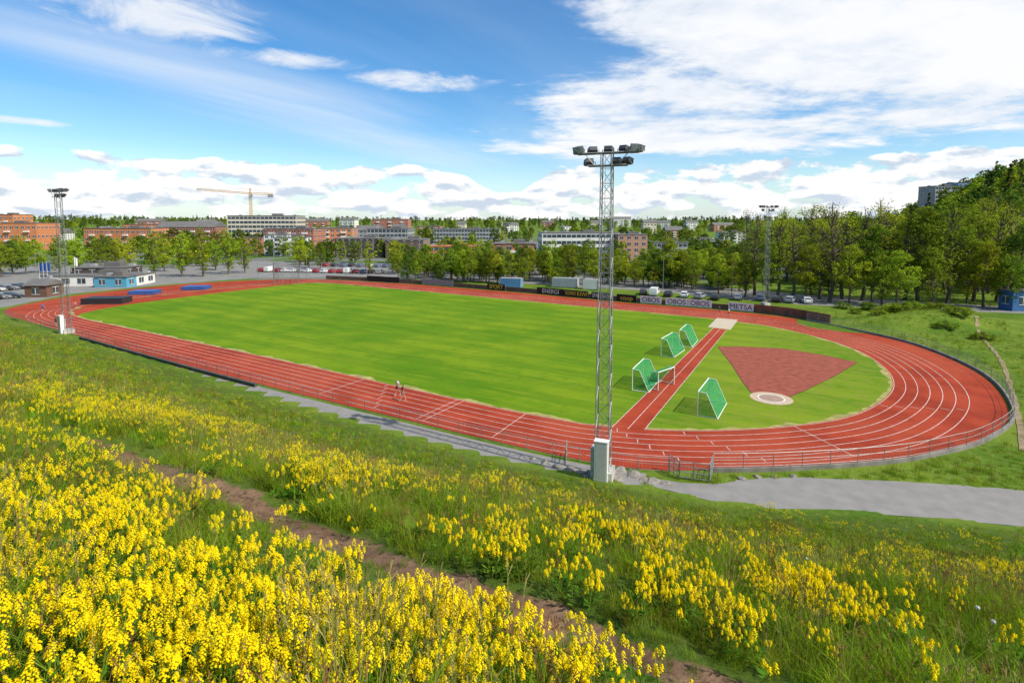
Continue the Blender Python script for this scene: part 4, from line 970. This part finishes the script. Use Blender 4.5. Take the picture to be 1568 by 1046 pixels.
tn_=[tuft('grass_tuft_a',11,50,.24,.14,.008,stems=1),tuft('grass_tuft_b',12,42,.32,.13,.007,stems=2),tuft('grass_tuft_c',13,52,.17,.16,.009,stems=0),leafy('weed_patch',14,26,.15,.045,.06),tuft('grass_tuft_d',15,34,.40,.12,.007,stems=4),tuft('grass_tuft_e',16,26,.30,.12,.007,stems=5,sm=2)]
tf_=[tuft('far_grass_tuft_a',21,34,.28,.28,.020,2,1),tuft('far_grass_tuft_b',22,30,.38,.28,.018,2,3),tuft('far_grass_tuft_c',23,34,.18,.32,.024,2,0),tuft('far_grass_tuft_d',24,24,.40,.26,.018,2,5,2)]
def sector(r0,r1,n,a0=-58,a1=58):
    a=np.radians(rng.uniform(a0,a1,n)); r=np.sqrt(rng.uniform(r0*r0,r1*r1,n)); return r*np.sin(a),r*np.cos(a)
def addg(r0,r1,dens,smin,smax,nt_,a0=-58,a1=58):
    n=int(math.radians(a1-a0)/2*(r1*r1-r0*r0)*dens); x,y=sector(r0,r1,n,a0,a1)
    z,s,tds,wv_=H(x,y); td_=np.abs(tds)
    keep=(s>0.25)&((td_>np.maximum(wv_,.12)*1.0)|(rng.uniform(0,1,n)<0.12))
    x,y,z,s,tds=x[keep],y[keep],z[keep],s[keep],tds[keep]; k=len(x)
    sc_=rng.uniform(smin,smax,k)*(1+0.32*wn(x,y,4.0,3)+0.24*wn(x,y,1.3,7))*(0.35+0.65*ss(0,7,s))
    sc_=np.where(tds>0,sc_*(0.55+0.45*ss(0.5,1.9,tds)),sc_)
    sc_=np.where(np.abs(tds)<0.5,np.minimum(sc_,.4),sc_)
    i_=rng.integers(0,nt_,k)
    if nt_==6:
        i_=np.where((i_==3)&(wn(x,y,2.2,11)<0.1),0,i_); i_=np.where((wn(x,y,2.2,11)>0.6)&(rng.uniform(0,1,k)<.6),3,i_)
        i_=np.where((i_==5)&(wn(x,y,5,13)<0.4),2,i_)
    else: i_=np.where((i_==3)&(wn(x,y,6,13)<0.4),0,i_)
    return np.c_[x,y,z-0.03],sc_,i_
def run_sc(name,parts,protos):
    P=np.vstack([p[0] for p in parts]); S=np.concatenate([p[1] for p in parts]); I=np.concatenate([p[2] for p in parts]); n=len(P)
    rot=np.c_[rng.normal(0,.14,n),rng.normal(0,.14,n),rng.uniform(0,6.28,n)]
    scatter(name,P,rot,np.clip(S,.22,3),I,protos)
run_sc('meadow_grass',[addg(0.9,5,76,.55,1.1,6),addg(5,12,42,.6,1.2,6),addg(12,20,22,.7,1.35,6)],tn_)
run_sc('hillside_grass',[addg(20,34,12,.6,1.2,4),addg(34,60,5,.7,1.4,4,-58,45),addg(60,150,2.0,.8,1.7,4,-58,-20)],tf_)
x,y=sector(36,125,19000,14,50); z,s,_t,_w2=H(x,y); pth=np.vstack([upw,low[::-1]]); ofo=offset(outer,1.0*oorient,True)
keep=(s<-0.3)&(~pip(x,y,ofo))&(~pip(x,y,pth))&(y<112)&(wn(x,y,6,3)>-0.7)
keep&=(rng.uniform(0,1,len(x))<np.clip(50/np.hypot(x,y),0,1))
n=int(keep.sum()); scatter('verge_grass',np.c_[x[keep],y[keep],z[keep]-.03],np.c_[np.zeros(n),np.zeros(n),rng.uniform(0,6.28,n)],rng.uniform(.4,1.1,n)*(1+.4*wn(x[keep],y[keep],9,5)),rng.integers(0,4,n),[o.copy() for o in tf_])
# flowers: drifts on the slope
patches=[(60,900,1.0,30),(130,860,.8,26),(200,1000,.9,34),(330,1040,.8,32),(60,1060,1.0,36),(450,1060,.7,26),(560,1080,.7,24),(150,1150,1.0,40),(30,760,1.4,28),(90,800,1.2,28),(20,700,2.2,34),(200,645,2.4,170),(265,650,2.0,140),(150,622,3.0,50),(320,655,2.0,50),(400,712,1.6,22),(495,748,.7,44),(560,753,1.0,34),(30,600,4,36),(90,590,5,36),(180,590,4,30),(60,640,3,46),(120,700,1.8,24),(200,740,1.5,20),(300,800,1.3,20),(700,985,.6,34),(760,970,.45,34),(800,960,.4,26),(650,1010,.5,26),(500,920,.7,16),(600,900,.6,12),(740,835,1.2,12),(900,835,1.1,28),(985,840,.7,34),(1010,855,.7,16),(1060,798,1.2,26),(1190,820,.9,24),(1240,940,.5,30),(1225,930,.35,20),(1060,945,.6,16),(1360,905,.9,14),(1400,855,1.1,30),(1500,890,.9,44),(1540,880,.8,30),(1190,788,1.6,26),(620,735,1.6,18),(700,1060,.6,24),(930,985,.5,12),(450,710,1.6,22),(350,620,3,22),(1440,880,1.0,18),(1250,850,1.4,18),(850,755,3,26),(250,756,1.2,8),(1050,1040,.6,12),(700,760,2,16),(1320,820,2,22),(1500,830,2,24),(440,850,.9,12),(380,920,.8,16),(900,1040,.8,24),(1000,900,.8,10),(1150,1000,.5,8),(1300,960,.6,10),(1100,860,1.2,12),(800,870,.9,10)]
FP_=[]
for u,v,R_,n_ in patches:
    c_=hit(u,v); q=rng.normal(0,R_*0.55,(n_,2)); FP_.append(np.array(c_)+q)
x,y=sector(1.5,7,60,-58,-5); FP_.append(np.c_[x,y]); x,y=sector(2.5,8,70,-5,58); FP_.append(np.c_[x,y]); x,y=sector(3,30,420); FP_.append(np.c_[x,y]); x,y=sector(20,110,700,-58,0); FP_.append(np.c_[x,y])
FP_=np.vstack(FP_); x,y=FP_[:,0],FP_[:,1]; z,s,tds,wv_=H(x,y); keep=(s>.8)&((tds<-0.4)|(tds>0.8))&(np.hypot(x,y)>1.7); x,y,z=x[keep],y[keep],z[keep]; d_=np.hypot(x,y)
nearm=d_<9
def sc_f(name,msk,protos,smin,smax):
    n=int(msk.sum()); scatter(name,np.c_[x[msk],y[msk],z[msk]-.02],np.c_[rng.normal(0,.13,n),rng.normal(0,.13,n),rng.uniform(0,6.28,n)],rng.uniform(smin,smax,n),rng.integers(0,len(protos),n),protos)
sc_f('yellow_rocket_flowers',nearm,[rocket('rocket_a',31,4,.46),rocket('rocket_b',32,3,.54),rocket('rocket_c',33,5,.38),rocket('rocket_d',34,2,.50)],.6,1.05)
sc_f('yellow_flower_drifts',~nearm,[rocket('rocket_far_a',35,5,.44,1),rocket('rocket_far_b',36,4,.52,1)],.75,1.2)
c_=hit(632,820); o=leafy('dock_plant',51,18,.42,.12,.1)
o.location=(c_[0],c_[1],gz(*c_)); link(o)
for u,v in ((1492,965),(1516,990),(815,790),(1232,880)):
    c_=hit(u,v); e=empty('dandelion_clock',(c_[0],c_[1],gz(*c_))); mb=MB(); mb.beam((0,0,0),(0.02,0,.30),.003,0,4)
    r=np.random.default_rng(5)
    for i in range(140):
        d=Vector(r.normal(size=3)).normalized(); p0=Vector((.02,0,.315)); mb.beam(p0+d*.006,p0+d*.024,.0007,1,3)
        q=d.orthogonal().normalized(); q2=d.cross(q); P_=p0+d*.025; s_=.005; mb.add([P_-q*s_,P_-q2*s_,P_+q*s_,P_+q2*s_],[(0,1,2,3)],1)
    mb.obj('stalk_and_seeds',[stemm,mm('seed_fluff',(0.7,0.68,0.62),0.9)],e)
for u,v,s in ((1385,490,1.5),(1410,486,1.8),(1440,492,1.4),(1465,500,1.1),(1355,484,1.3),(1425,480,1.7),(1370,478,1.4),(1330,474,1.2),(1400,476,1.5),(1290,472,1.0),(1505,520,.9),(1448,508,1.0),(1310,480,.8),(1475,482,1.2),(1345,492,.8)):
    x_,y_=G(u,v); o=bpy.data.objects.new('bush',T[8].data); o.location=(x_,y_,gz(x_,y_)-.1); o.scale=(s*1.2,s,s*.55); o.rotation_euler=(0,0,random.uniform(0,6)); link(o)
scene.view_settings.view_transform='Standard'; scene.view_settings.look='None'; scene.view_settings.exposure=0
